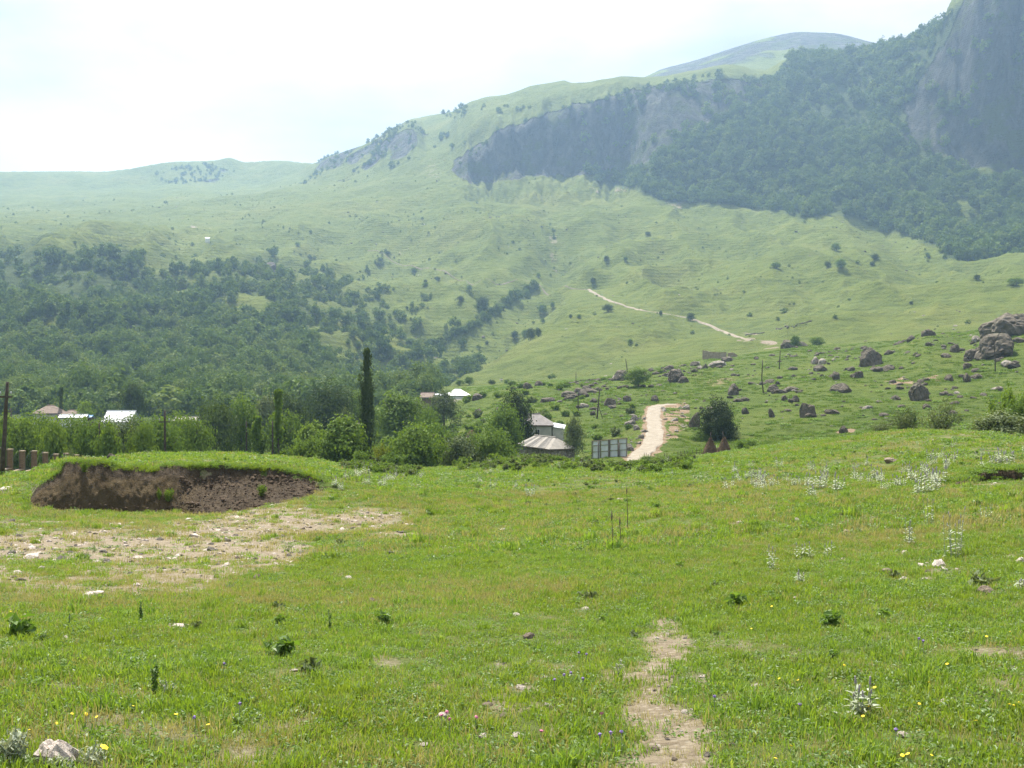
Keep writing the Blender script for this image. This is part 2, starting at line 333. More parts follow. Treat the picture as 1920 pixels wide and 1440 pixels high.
ROCK = np.maximum(ROCK, 0.95 * mask([(600,300),(690,262),(760,235),(790,250),(760,290),(690,310),(620,330)], 1900, 2700, 10, 30, 80, 83) * sstep(-0.55, .1, fbm(X / 60, Y / 60, 84)))
ROCK = np.maximum(ROCK, 0.95 * sstep(2420, 2620, RR) * sstep(-0.7, 0.0, fbm(X / 130, Y / 130, 85)) * (ub > 1040))
ROCK = np.maximum(ROCK, 0.6 * mask([(300,316),(430,302),(440,330),(330,345),(270,335)], 2300, 3100, 8, 30, 90, 86) * sstep(-0.1, .4, fbm(X / 70, Y / 70, 87)))
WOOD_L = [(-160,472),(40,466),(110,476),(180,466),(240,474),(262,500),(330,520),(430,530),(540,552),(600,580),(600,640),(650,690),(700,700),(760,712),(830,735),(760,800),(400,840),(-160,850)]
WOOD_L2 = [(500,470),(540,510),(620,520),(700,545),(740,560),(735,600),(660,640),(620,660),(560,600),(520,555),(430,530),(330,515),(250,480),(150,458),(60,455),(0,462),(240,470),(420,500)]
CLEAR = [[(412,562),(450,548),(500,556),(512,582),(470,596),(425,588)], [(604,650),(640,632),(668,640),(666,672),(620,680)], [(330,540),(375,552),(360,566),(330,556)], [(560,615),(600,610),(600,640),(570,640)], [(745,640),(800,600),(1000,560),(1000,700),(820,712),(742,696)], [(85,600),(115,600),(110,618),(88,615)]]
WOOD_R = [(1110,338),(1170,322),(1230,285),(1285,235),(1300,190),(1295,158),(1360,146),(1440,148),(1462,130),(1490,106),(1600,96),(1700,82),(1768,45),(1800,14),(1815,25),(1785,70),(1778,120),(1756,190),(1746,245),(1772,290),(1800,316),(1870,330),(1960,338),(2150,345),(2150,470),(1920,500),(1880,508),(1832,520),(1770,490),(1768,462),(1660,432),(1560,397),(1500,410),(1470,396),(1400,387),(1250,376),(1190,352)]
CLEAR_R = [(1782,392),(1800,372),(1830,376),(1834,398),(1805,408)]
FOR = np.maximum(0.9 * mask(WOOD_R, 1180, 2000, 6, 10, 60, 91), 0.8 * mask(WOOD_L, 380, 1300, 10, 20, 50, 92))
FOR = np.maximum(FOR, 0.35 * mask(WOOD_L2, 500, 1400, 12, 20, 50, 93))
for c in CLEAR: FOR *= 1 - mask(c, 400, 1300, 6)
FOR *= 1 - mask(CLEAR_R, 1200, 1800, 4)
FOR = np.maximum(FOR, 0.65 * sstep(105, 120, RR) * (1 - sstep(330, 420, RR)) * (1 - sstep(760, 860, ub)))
# dirt road and tracks
def along(pts, step):
    pts = [Vector(p) for p in pts]; out = []
    for i in range(len(pts) - 1):
        p0 = pts[max(i - 1, 0)]; p1 = pts[i]; p2 = pts[i + 1]; p3 = pts[min(i + 2, len(pts) - 1)]
        n = max(2, int((p2 - p1).length / step))
        for k in range(n):
            t = k / n
            out.append(0.5 * ((2 * p1) + (p2 - p0) * t + (2 * p0 - 5 * p1 + 4 * p2 - p3) * t * t + (3 * p1 - p0 - 3 * p2 + p3) * t ** 3))
    out.append(pts[-1]); return out
ROAD_PX = [(1120,888,118),(1172,876,126),(1189,866,132),(1201,854,0),(1215,840,0),(1225,823,0),(1227,804,0),(1226,788,0),(1226,775,0),(1229,764,0)]
road_pts = [at(u, r) if r else hit(u, v, 130, 460) for u, v, r in ROAD_PX]
e = road_pts[-1]; road_pts += [e + Vector((2.0, 4, 0)), e + Vector((5, 6, 0))]
road_c = along([Vector((p.x, p.y, 0)) for p in road_pts], 1.2)
# cut the road bed level into the hill
s = (RR > 105) & (RR < 330) & (ub > 1000) & (ub < 1500)
rc = np.array([(p.x, p.y) for p in road_c]); idx = np.argwhere(s)
zr = gz(rc[:, 0], rc[:, 1]); k = np.ones(15) / 15; zr = np.convolve(np.pad(zr, 7, mode='edge'), k, mode='valid')
dd = np.full(len(idx), 1e9); zz = np.zeros(len(idx)); px_, py_ = X[s], Y[s]
for i in range(len(rc)):
    q = np.hypot(px_ - rc[i, 0], py_ - rc[i, 1]); m_ = q < dd; dd[m_] = q[m_]; zz[m_] = zr[i]
w_ = 1 - sstep(2.6, 6.5, dd); Z[s] = Z[s] * (1 - w_) + (zz - 0.05) * w_
b_ = BARE[s]; BARE[s] = np.maximum(b_, (1 - sstep(1.7, 2.9, dd + 0.9 * fbm(px_ / 2, py_ / 2, 99))) * 0.9)

track = [hit(u, v, 480, 1500) for u, v in [(1104,543),(1118,552),(1150,567),(1200,582),(1250,590),(1300,600),(1350,620),(1388,634),(1410,640)]]
track_c = along(track, 6); tc_ = np.array([(p.x, p.y, p.z) for p in track_c]); s = (RR > 470) & (RR < 1300) & (ub > 1050) & (ub < 1480)
dd = np.full(s.sum(), 1e9); zz = np.zeros(s.sum()); px_, py_ = X[s], Y[s]
for i in range(len(tc_)):
    q = np.hypot(px_ - tc_[i, 0], py_ - tc_[i, 1]); m_ = q < dd; dd[m_] = q[m_]; zz[m_] = tc_[i, 2]
w_ = 1 - sstep(10, 45, dd); Z[s] = Z[s] * (1 - w_) + zz * w_

# ------------------------------------------------------------------ materials
def mat(name):
    m = bpy.data.materials.new(name); m.use_nodes = True; nt = m.node_tree; nt.nodes.clear()
    out = nt.nodes.new('ShaderNodeOutputMaterial'); return m, nt, out
def N(nt, t, **kw):
    n = nt.nodes.new(t)
    for k, v in kw.items():
        if k in n.inputs: n.inputs[k].default_value = v
        else: setattr(n, k, v)
    return n
def noise(nt, scale, vec=None, detail=4.0, rough=0.55, dist=0.0):
    n = N(nt, 'ShaderNodeTexNoise', Scale=scale, Detail=detail, Roughness=rough, Distortion=dist)
    if vec is not None: nt.links.new(vec, n.inputs['Vector'])
    return n.outputs['Fac']
def ramp(nt, fac, stops):
    r = nt.nodes.new('ShaderNodeValToRGB'); cr = r.color_ramp
    while len(cr.elements) < len(stops): cr.elements.new(0.5)
    for e_, (p, c) in zip(cr.elements, stops): e_.position = p; e_.color = (*c, 1)
    nt.links.new(fac, r.inputs['Fac']); return r.outputs['Color']
def mixc(nt, fac, a, b, blend='MIX'):
    m = nt.nodes.new('ShaderNodeMix'); m.data_type = 'RGBA'; m.blend_type = blend
    for sk, v in (('Factor', fac), ('A', a), ('B', b)):
        if hasattr(v, 'default_value') or hasattr(v, 'is_output'): nt.links.new(v, m.inputs[sk])
        else: m.inputs[sk].default_value = v if not isinstance(v, tuple) else (*v, 1) if len(v) == 3 else v
    return m.outputs['Result']
def math_(nt, op, a, b=None, clamp=False):
    m = nt.nodes.new('ShaderNodeMath'); m.operation = op; m.use_clamp = clamp
    for i, v in enumerate((a, b)):
        if v is None: continue
        if hasattr(v, 'is_output'): nt.links.new(v, m.inputs[i])
        else: m.inputs[i].default_value = v
    return m.outputs[0]
def rng_map(nt, v, a, b, c=0.0, d=1.0):
    m = nt.nodes.new('ShaderNodeMapRange'); nt.links.new(v, m.inputs['Value'])
    m.inputs['From Min'].default_value = a; m.inputs['From Max'].default_value = b; m.inputs['To Min'].default_value = c; m.inputs['To Max'].default_value = d
    return m.outputs['Result']
def bump(nt, h, dist, strength=1.0):
    b = N(nt, 'ShaderNodeBump', Strength=strength, Distance=dist); nt.links.new(h, b.inputs['Height']); return b.outputs['Normal']
def pos(nt): return nt.nodes.new('ShaderNodeNewGeometry').outputs['Position']
def attr(nt, name):
    a = nt.nodes.new('ShaderNodeAttribute'); a.attribute_name = name; return a.outputs['Fac']
def principled(nt, out, col, rough=0.8, normal=None, spec=0.3, metallic=0.0):
    p = N(nt, 'ShaderNodeBsdfPrincipled', Roughness=rough, Metallic=metallic); p.inputs['Specular IOR Level'].default_value = spec
    if hasattr(col, 'is_output'): nt.links.new(col, p.inputs['Base Color'])
    else: p.inputs['Base Color'].default_value = (*col, 1)
    if normal is not None: nt.links.new(normal, p.inputs['Normal'])
    nt.links.new(p.outputs['BSDF'], out.inputs['Surface']); return p

def m_simple(name, c1, c2, scale, rough=0.8, bdist=0.01, bscale=None, spec=0.3, metallic=0.0, obj_coord=True, detail=5):
    m, nt, out = mat(name)
    vec = nt.nodes.new('ShaderNodeTexCoord').outputs['Object'] if obj_coord else pos(nt)
    f = noise(nt, scale, vec, detail); col = ramp(nt, f, [(0.3, c1), (0.7, c2)])
    principled(nt, out, col, rough, bump(nt, noise(nt, bscale or scale * 3, vec, 6), bdist), spec, metallic); return m

def m_leaf(name, c1, c2, c3=None, trans=0.4, gloss=0.05, vary=0.5, rough=0.35, patch=None):
    """leaf or blade: diffuse + light through the leaf + a little sheen; colour varies per instance"""
    m, nt, out = mat(name)
    oi = nt.nodes.new('ShaderNodeObjectInfo'); g = nt.nodes.new('ShaderNodeNewGeometry')
    rnd = math_(nt, 'MULTIPLY', oi.outputs['Random'], vary); isl = math_(nt, 'MULTIPLY', g.outputs['Random Per Island'], 1 - vary)
    f = math_(nt, 'ADD', rnd, isl)
    col = ramp(nt, f, [(0.1, c1), (0.9, c2)] if c3 is None else [(0.0, c1), (0.6, c2), (1.0, c3)])
    if patch:
        pf = noise(nt, 1.0 / patch[0], g.outputs['Position'], 3)
        col = mixc(nt, rng_map(nt, pf, 0.42, 0.62), col, mixc(nt, 0.65, col, patch[1]))
    d = nt.nodes.new('ShaderNodeBsdfDiffuse'); t = nt.nodes.new('ShaderNodeBsdfTranslucent'); gl = N(nt, 'ShaderNodeBsdfGlossy', Roughness=rough + .25)
    nt.links.new(col, d.inputs['Color'])
    tc = mixc(nt, 1.0, col, (1.25, 1.2, 0.55), 'MULTIPLY'); nt.links.new(tc, t.inputs['Color'])
    mx = N(nt, 'ShaderNodeMixShader', Fac=trans); nt.links.new(d.outputs[0], mx.inputs[1]); nt.links.new(t.outputs[0], mx.inputs[2])
    mg = N(nt, 'ShaderNodeMixShader', Fac=gloss * .45); nt.links.new(mx.outputs[0], mg.inputs[1]); nt.links.new(gl.outputs[0], mg.inputs[2])
    nt.links.new(mg.outputs[0], out.inputs['Surface']); return m

def m_meadow():
    m, nt, out = mat('meadow_soil'); p = pos(nt); bare = attr(nt, 'bare')
    turf = ramp(nt, noise(nt, 1.4, p, 5), [(0.3, (0.055, 0.085, 0.016)), (0.5, (0.09, 0.115, 0.028)), (0.72, (0.15, 0.14, 0.055))])
    vor = N(nt, 'ShaderNodeTexVoronoi', Scale=14.0); nt.links.new(p, vor.inputs['Vector'])
    soil = ramp(nt, noise(nt, 5.0, p, 8, 0.7), [(0.3, (0.14, 0.11, 0.072)), (0.55, (0.235, 0.192, 0.132)), (0.75, (0.33, 0.282, 0.205))])
    soil = mixc(nt, rng_map(nt, vor.outputs['Distance'], 0.15, 0.4, 0.5, 0.0), soil, (0.40, 0.35, 0.28))
    f = rng_map(nt, math_(nt, 'ADD', bare, math_(nt, 'MULTIPLY', math_(nt, 'SUBTRACT', noise(nt, 3.0, p, 6, 0.7), 0.5), 0.9)), 0.22, 0.7)
    col = mixc(nt, f, turf, soil)
    f = math_(nt, 'MULTIPLY', f, 1.0)
    h = math_(nt, 'ADD', noise(nt, 9.0, p, 8, 0.7), math_(nt, 'MULTIPLY', vor.outputs['Distance'], 0.5))
    principled(nt, out, col, 0.95, bump(nt, h, 0.06), 0.15); return m

def m_hill():
    m, nt, out = mat('hill_turf'); p = pos(nt); bare = attr(nt, 'bare'); fo = attr(nt, 'forest')
    g = ramp(nt, noise(nt, 0.06, p, 6, 0.6), [(0.3, (0.042, 0.07, 0.01)), (0.5, (0.085, 0.118, 0.017)), (0.7, (0.14, 0.15, 0.03))])
    g2 = ramp(nt, noise(nt, 0.55, p, 8, 0.72), [(0.32, (0.035, 0.055, 0.012)), (0.5, (0.09, 0.135, 0.022)), (0.68, (0.15, 0.185, 0.04))])
    g = mixc(nt, 0.55, g, g2)
    soil = ramp(nt, noise(nt, 0.4, p, 8, 0.7), [(0.3, (0.17, 0.11, 0.065)), (0.55, (0.30, 0.22, 0.145)), (0.75, (0.46, 0.38, 0.28))])
    f = rng_map(nt, math_(nt, 'ADD', bare, math_(nt, 'MULTIPLY', math_(nt, 'SUBTRACT', noise(nt, 0.7, p, 6, 0.7), 0.5), 0.8)), 0.35, 0.6)
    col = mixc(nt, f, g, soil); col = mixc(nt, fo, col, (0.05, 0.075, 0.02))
    # cattle terraces along the contour
    sep = nt.nodes.new('ShaderNodeSeparateXYZ'); nt.links.new(p, sep.inputs[0])
    zt = math_(nt, 'ADD', math_(nt, 'MULTIPLY', sep.outputs['Z'], 9.0), math_(nt, 'MULTIPLY', noise(nt, 0.09, p, 5), 14.0))
    tr = math_(nt, 'MULTIPLY', math_(nt, 'SINE', zt), 0.08)
    h = math_(nt, 'ADD', noise(nt, 0.8, p, 8, 0.72), tr)
    principled(nt, out, col, 0.95, bump(nt, h, 1.1), 0.1); return m

def m_mountain():
    m, nt, out = mat('mountain_turf_and_rock'); p = pos(nt); bare = attr(nt, 'bare'); fo = attr(nt, 'forest'); rk = attr(nt, 'rock')
    g = ramp(nt, noise(nt, 0.008, p, 7, 0.6), [(0.3, (0.075, 0.10, 0.014)), (0.5, (0.116, 0.15, 0.022)), (0.7, (0.178, 0.185, 0.04))])
    g2 = ramp(nt, noise(nt, 0.07, p, 8, 0.72), [(0.32, (0.045, 0.06, 0.012)), (0.5, (0.116, 0.15, 0.023)), (0.68, (0.182, 0.19, 0.042))])
    g = mixc(nt, 0.5, g, g2)
    mp = nt.nodes.new('ShaderNodeMapping'); mp.inputs['Scale'].default_value = (1, 1, 0.28); nt.links.new(p, mp.inputs['Vector'])
    rock = ramp(nt, noise(nt, 0.035, mp.outputs[0], 9, 0.68, 0.6), [(0.32, (0.025, 0.03, 0.025)), (0.5, (0.08, 0.082, 0.072)), (0.68, (0.17, 0.168, 0.15))])
    rock = mixc(nt, rng_map(nt, noise(nt, 0.022, p, 7, 0.7), 0.5, 0.6), rock, (0.075, 0.095, 0.03))
    soil = ramp(nt, noise(nt, 0.05, p, 8, 0.7), [(0.3, (0.22, 0.17, 0.12)), (0.7, (0.40, 0.33, 0.26))])
    ge = nt.nodes.new('ShaderNodeNewGeometry'); sp = nt.nodes.new('ShaderNodeSeparateXYZ'); nt.links.new(ge.outputs['Normal'], sp.inputs[0])
    rkf = rng_map(nt, math_(nt, 'ADD', rk, math_(nt, 'MULTIPLY', math_(nt, 'SUBTRACT', noise(nt, 0.03, p, 6, 0.7), 0.5), 0.8)), 0.35, 0.6)
    bf = rng_map(nt, math_(nt, 'ADD', bare, math_(nt, 'MULTIPLY', math_(nt, 'SUBTRACT', noise(nt, 0.1, p, 6, 0.7), 0.5), 0.8)), 0.35, 0.6)
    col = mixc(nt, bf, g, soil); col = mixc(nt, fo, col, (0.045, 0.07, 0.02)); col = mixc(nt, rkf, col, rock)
    sep = nt.nodes.new('ShaderNodeSeparateXYZ'); nt.links.new(p, sep.inputs[0])
    zt = math_(nt, 'ADD', math_(nt, 'MULTIPLY', sep.outputs['Z'], 1.6), math_(nt, 'MULTIPLY', noise(nt, 0.012, p, 5), 16.0))
    tr = math_(nt, 'MULTIPLY', math_(nt, 'SINE', zt), 0.022)
    h = math_(nt, 'ADD', math_(nt, 'ADD', noise(nt, 0.05, p, 9, 0.7), tr), math_(nt, 'MULTIPLY', math_(nt, 'MULTIPLY', noise(nt, 0.03, mp.outputs[0], 9, 0.7), rkf), 3.0))
    principled(nt, out, col, 0.95, bump(nt, h, 9.0), 0.1); return m

# ------------------------------------------------------------------ the ground, one heightfield in three bands
def ground(name, j0, j1, material, i0=0, i1=NT - 1):
    zi = Z[:, j0:j1 + 1]; n = j1 - j0 + 1
    vs_ = np.stack([X[:, j0:j1 + 1], Y[:, j0:j1 + 1], zi], -1).reshape(-1, 3)
    I, J = np.meshgrid(np.arange(NT - 1), np.arange(n - 1), indexing='ij'); a = (I * n + J).ravel()
    q = np.stack([a, a + n, a + n + 1, a + 1], -1)[:, ::-1]
    tris = None
    if j0 == 0:
        vs_ = np.vstack([vs_, [[0, 0, -1.62]]]); c = len(vs_) - 1; i = np.arange(NT - 1)
        tris = np.stack([(i * n), np.full(NT - 1, c), (i + 1) * n], -1)
    me = new_mesh(name, vs_, quads=q, tris=tris, mats=[material], smooth=True)
    for nm, A in (('bare', BARE), ('rock', ROCK), ('forest', FOR)):
        a_ = me.attributes.new(nm, 'FLOAT', 'POINT'); v = A[:, j0:j1 + 1].reshape(-1)
        if j0 == 0: v = np.append(v, 0)
        a_.data.foreach_set('value', v.astype(np.float32))
    return tag(obj(name, me), kind='structure')
j1 = int(np.searchsorted(R, 118)); j2 = int(np.searchsorted(R, 470))
ground('meadow', 0, j1, m_meadow()); ground('hillside', j1, j2, m_hill()); ground('mountain', j2, NR - 1, m_mountain())

def ribbon(name, pts, width, material, lift, nacross=7, edge=0.25, seed=1, crown=0.0):
    vs_ = []; n = nacross
    for i, p in enumerate(pts):
        d = (pts[min(i + 1, len(pts) - 1)] - pts[max(i - 1, 0)]); d.z = 0; d.normalize(); nrm = Vector((-d.y, d.x, 0))
        for k in range(n):
            s_ = (k / (n - 1) - 0.5) * 2
            w = width / 2 * (1 + edge * float(vnoise(np.array(i * 0.35), np.array(s_ * 3 + seed), seed)) * (abs(s_) == 1))
            q = p + nrm * s_ * w; z = float(gz(q.x, q.y)) + lift
            z += crown * math.cos(s_ * 9.4) * 0.5
            if abs(s_) == 1: z -= lift + 0.12
            vs_.append((q.x, q.y, z))
    q = [(i * n + k, i * n + k + 1, (i + 1) * n + k + 1, (i + 1) * n + k) for i in range(len(pts) - 1) for k in range(n - 1)]
    return obj(name, new_mesh(name, vs_, quads=np.array(q)[:, ::-1], mats=[material], smooth=True))
def m_road():
    m, nt, out = mat('road_gravel'); p = pos(nt)
    c = ramp(nt, noise(nt, 0.9, p, 8, 0.7), [(0.3, (0.21, 0.18, 0.138)), (0.55, (0.30, 0.262, 0.208)), (0.75, (0.40, 0.355, 0.29))])
    principled(nt, out, c, 0.95, bump(nt, noise(nt, 3.0, p, 8, 0.7), 0.12), 0.1); return m
M_ROAD = m_road()
tag(ribbon('dirt_road', road_c, 3.6, M_ROAD, 0.07, 9, 0.3, 3, 0.06), kind='structure')
trk = track
tag(ribbon('mountain_track', along([Vector((p.x, p.y, 0)) for p in trk], 5), 3.6, m_simple('track_soil', (0.18, 0.145, 0.1), (0.30, 0.255, 0.19), 0.3, 0.95, 0.2, obj_coord=False), 0.9, 5, 0.5, 5), kind='structure')
trk = [hit(u, v, 480, 1600) for u, v in [(690,470),(740,492),(790,505),(850,520),(900,526),(960,528),(1000,530),(1060,536),(1104,543)]]
tag(ribbon('hillside_path', along([Vector((p.x, p.y, 0)) for p in trk], 6), 1.9, m_simple('path_soil', (0.1, 0.085, 0.05), (0.2, 0.165, 0.11), 0.3, 0.95, 0.2, obj_coord=False), 0.35, 5, 0.6, 7), kind='structure')

# ------------------------------------------------------------------ haze: one box of even air round the whole valley
mb = MB(); top = float(Z.max()) + 12; bot = float(Z.min()) - 4
mb.box((0, 0, (top + bot) / 2), (11600, 11600, top - bot))
mh, nt, out = mat('haze_air'); pv = N(nt, 'ShaderNodeVolumePrincipled', Density=HAZE_DENSITY, Anisotropy=0.35)
pv.inputs['Color'].default_value = (0.45, 0.68, 1.0, 1); nt.links.new(pv.outputs['Volume'], out.inputs['Volume'])
tag(obj('haze', mb.mesh('haze', [mh])), kind='stuff')

# ------------------------------------------------------------------ foliage builders
def diamonds(c, nrm, size, rs, elong=1.5):
    n = len(c); nrm = nrm / (np.linalg.norm(nrm, axis=1, keepdims=True) + 1e-9)
    a = np.cross(nrm, rs.normal(size=(n, 3))); a /= (np.linalg.norm(a, axis=1, keepdims=True) + 1e-9); b = np.cross(nrm, a)
    s = size * rs.uniform(0.6, 1.35, (n, 1)); fold = nrm * s * 0.25
    v = np.stack([c - a * s * elong * .5, c + b * s * .5 + fold, c + a * s * elong * .5, c - b * s * .5 + fold], 1).reshape(-1, 3)
    return v, np.arange(n * 4).reshape(-1, 4)
def sph(n, rs):
    d = rs.normal(size=(n, 3)); return d / np.linalg.norm(d, axis=1, keepdims=True)
def lump(d, seed):
    return fbm(d[:, 0] * 1.7 + d[:, 2] * 1.1 + seed, d[:, 1] * 1.7 - d[:, 2] * 0.9, seed, 2)
def crown_round(seed, H, W, base, ncl=95, per=46, leaf=0.27, lumpy=0.35, top=1.0, inner=0.28):
    rs = np.random.default_rng(seed); d = sph(ncl, rs); rad = np.array([W / 2, W / 2, (H - base) / 2])
    rho = (0.62 + 0.38 * rs.random(ncl) ** 0.6) * (1 + lumpy * lump(d, seed)); ins = rs.random(ncl) < inner; rho[ins] *= rs.uniform(0.3, 0.8, ins.sum())
    c = d * rho[:, None] * rad; c[:, :2] *= (1 - 0.25 * top * np.clip(c[:, 2:3] / rad[2], -0.4, 1)); c[:, 2] += (H + base) / 2
    cr = 0.095 * W * rs.uniform(0.6, 1.4, (ncl, 1, 1))
    lo = rs.normal(size=(ncl, per, 3)) * cr * np.array([1, 1, 0.8]); p = (c[:, None] + lo).reshape(-1, 3)
    nr = (np.repeat(d, per, 0) * 0.55 + lo.reshape(-1, 3) / cr.mean() * 0.5 + np.array([0, 0, 0.4]) + rs.normal(size=p.shape) * 0.3)
    p[:, 2] = np.maximum(p[:, 2], 0.1)
    return diamonds(p, nr, leaf, rs)
def crown_strands(seed, H, W, base, ns=96, per=62, leaf=.2):
    rs = np.random.default_rng(seed); P = []; Nn = []
    for i in range(ns):
        t0 = (rs.random() ** 1.1 * .88) if i > 9 else rs.uniform(.8, .93); z0 = base + t0 * (H - base); L_ = min(rs.uniform(1.6, 4.2), H - z0) * (1 if rs.random() < .9 else .6); tm = (z0 + L_ * .5 - base) / (H - base)
        rad = np.interp(tm, [0, .08, .3, .6, .85, 1], [.45, .8, 1, .9, .55, .15]) * W / 2 * rs.uniform(.3, 1.3); a = rs.uniform(0, 6.283); s_ = rs.random(per)
        q = rad * (.55 + .45 * s_); x = q * np.cos(a) + rs.normal(size=per) * .11; y = q * np.sin(a) + rs.normal(size=per) * .11; z = z0 + s_ * L_ + rs.normal(size=per) * .08
        P.append(np.stack([x + .012 * z, y, z], -1)); Nn.append(np.stack([np.full(per, math.cos(a)), np.full(per, math.sin(a)), rs.uniform(-.3, .7, per)], -1) + rs.normal(size=(per, 3)) * .5)
    return diamonds(np.vstack(P), np.vstack(Nn), leaf, rs, 1.7)
def crown_poplar(seed, H, W, base, n=6500, leaf=0.2):
    rs = np.random.default_rng(seed); t = rs.random(n) ** 0.9; z = base + t * (H - base)
    prof = np.interp(t, [0, .04, .15, .35, .6, .8, .92, 1], [.25, .6, .85, 1, .95, .78, .5, .08]) * W / 2
    ph = rs.uniform(0, 6.283, n); strand = 0.78 + 0.55 * fbm(np.cos(ph) * 1.6 + 4, np.sin(ph) * 1.6 + z * 0.3, seed, 3) + 0.35 * fbm(np.cos(ph) * 2 + 9, z * 1.4, seed + 3, 2); z = z + (H * .06) * fbm(np.cos(ph) * 1.8 + 2, np.sin(ph) * 1.8 + 7, seed + 8, 2) * t
    r = prof * strand * rs.random(n) ** 0.35; lean = 0.02 * z
    p = np.stack([r * np.cos(ph) + 0.12 * np.sin(z * .5) + lean * 0.2, r * np.sin(ph), z + rs.normal(size=n) * .1], -1)
    nr = np.stack([np.cos(ph), np.sin(ph), rs.uniform(-.2, .6, n)], -1) + rs.normal(size=(n, 3)) * .5
    return diamonds(p, nr, leaf, rs, 1.7)
def stems_shrub(seed, H, W, nst=12, per=90, leaf=0.16, spread=1.0, start=0.2):
    rs = np.random.default_rng(seed); P = []; D = []; paths = []
    for i in range(nst):
        a = rs.uniform(0, 6.283); q = rs.random() ** .6 * W / 2 * spread; h = H * rs.uniform(.6, 1.0) * (1 - 0.35 * q / (W / 2 + 1e-6))
        t = np.linspace(0, 1, 6); path = np.stack([np.cos(a) * q * t ** 1.3 + rs.normal() * .05 * W * t, np.sin(a) * q * t ** 1.3 + rs.normal() * .05 * W * t, h * t], -1); paths.append(path)
        tt = start + (1 - start) * rs.random(per); x = np.stack([np.interp(tt, t, path[:, k]) for k in range(3)], -1)
        off = rs.normal(size=(per, 3)) * W * 0.085 * (1.15 - tt[:, None] * .6); P.append(x + off); D.append(off / (W * .1) + np.array([0, 0, .5]) + rs.normal(size=(per, 3)) * .6)
    P = np.vstack(P); P[:, 2] = np.maximum(P[:, 2], .03)
    v, q = diamonds(P, np.vstack(D), leaf, rs, 1.9); return v, q, paths
def trunk_mb(seed, H, base, W, r0, limbs=5):
    rs = np.random.default_rng(seed); m = MB(); top = base + (H - base) * .6
    zz = np.linspace(-0.4, top, 6); off = np.cumsum(rs.normal(size=(6, 2)) * .03 * H / 6, 0)
    path = [(off[i, 0], off[i, 1], zz[i]) for i in range(6)]; m.tube(path, [r0 * (1.25 - 1.0 * i / 5) for i in range(6)], 7)
    for i in range(limbs):
        a = rs.uniform(0, 6.283); k = rs.integers(2, 5); p = Vector(path[k]); L_ = W * rs.uniform(.25, .42)
        q = p + Vector((math.cos(a) * L_, math.sin(a) * L_, L_ * rs.uniform(.5, 1.1))); md = (p + q) / 2 + Vector((0, 0, -.06 * L_))
        m.tube([p, md, q], [r0 * .45, r0 * .3, r0 * .12], 5)
    return m

M_BARK = m_simple('bark', (0.06, 0.048, 0.036), (0.15, 0.125, 0.10), 3.0, 0.95, 0.05)
M_LEAF = m_leaf('leaf_green', (0.095, 0.168, 0.025), (0.17, 0.25, 0.042), trans=0.38, gloss=0.05)
M_LEAF_DARK = m_leaf('leaf_dark', (0.046, 0.08, 0.018), (0.09, 0.138, 0.028), trans=0.3, gloss=0.06)
M_LEAF_DEEP = m_leaf('leaf_deep', (0.026, 0.045, 0.012), (0.052, 0.08, 0.02), trans=0.2, gloss=0.06)
M_LEAF_LIGHT = m_leaf('leaf_light', (0.12, 0.195, 0.025), (0.185, 0.27, 0.04), trans=0.38, gloss=0.05)
M_LEAF_GREY = m_leaf('leaf_grey_green', (0.10, 0.14, 0.05), (0.165, 0.205, 0.085), trans=0.3, gloss=0.07)
M_LEAF_YEL = m_leaf('leaf_yellow_green', (0.16, 0.20, 0.02), (0.24, 0.27, 0.035), trans=0.42, gloss=0.05)
M_POPLAR = m_leaf('leaf_poplar', (0.046, 0.075, 0.02), (0.085, 0.125, 0.034), trans=0.3, gloss=0.05)
M_WOOD_LEAF = m_leaf('woodland_leaf', (0.066, 0.118, 0.022), (0.115, 0.18, 0.034), (0.19, 0.24, 0.075), trans=0.28, gloss=0.04, vary=0.75)

def leaf_mesh(name, vq, m): return new_mesh(name, vq[0], quads=vq[1], mats=[m])
TREES = {}
def variant(key, builder):
    if key not in TREES: TREES[key] = builder()
    return TREES[key]
def v_round(seed, m, H=8., W=6.5, base=1.4, **k):
    def b():
        return [('trunk', trunk_mb(seed, H, base, W, 0.16 * W / 5).mesh('trunk', [M_BARK], True)), ('crown', leaf_mesh('crown', crown_round(seed, H, W, base, **k), m))], H, W
    return b
def v_poplar(seed, H=14., W=2.3, n=6500, leaf=.2, m=None):
    def b():
        t = MB(); t.tube([(0, 0, -.4), (0.02, 0, H * .3), (0.1, 0, H * .7)], [.2, .15, .05], 7)
        return [('trunk', t.mesh('trunk', [M_BARK], True)), ('crown', leaf_mesh('crown', crown_strands(seed, H, W, 0.9, max(24, n // 58), 62, leaf), m or M_POPLAR))], H, W
    return b
def v_shrub(seed, m, H=3., W=4., **k):
    def b():
        v, q, paths = stems_shrub(seed, H, W, **k); t = MB()
        for p in paths: t.tube([(x, y, z - .1) for x, y, z in p], [.035 * (1 - .14 * i) for i in range(len(p))], 4, cap=False)
        return [('stem', t.mesh('stem', [M_BARK])), ('foliage', leaf_mesh('foliage', (v, q), m))], H, W
    return b
KINDS = {}
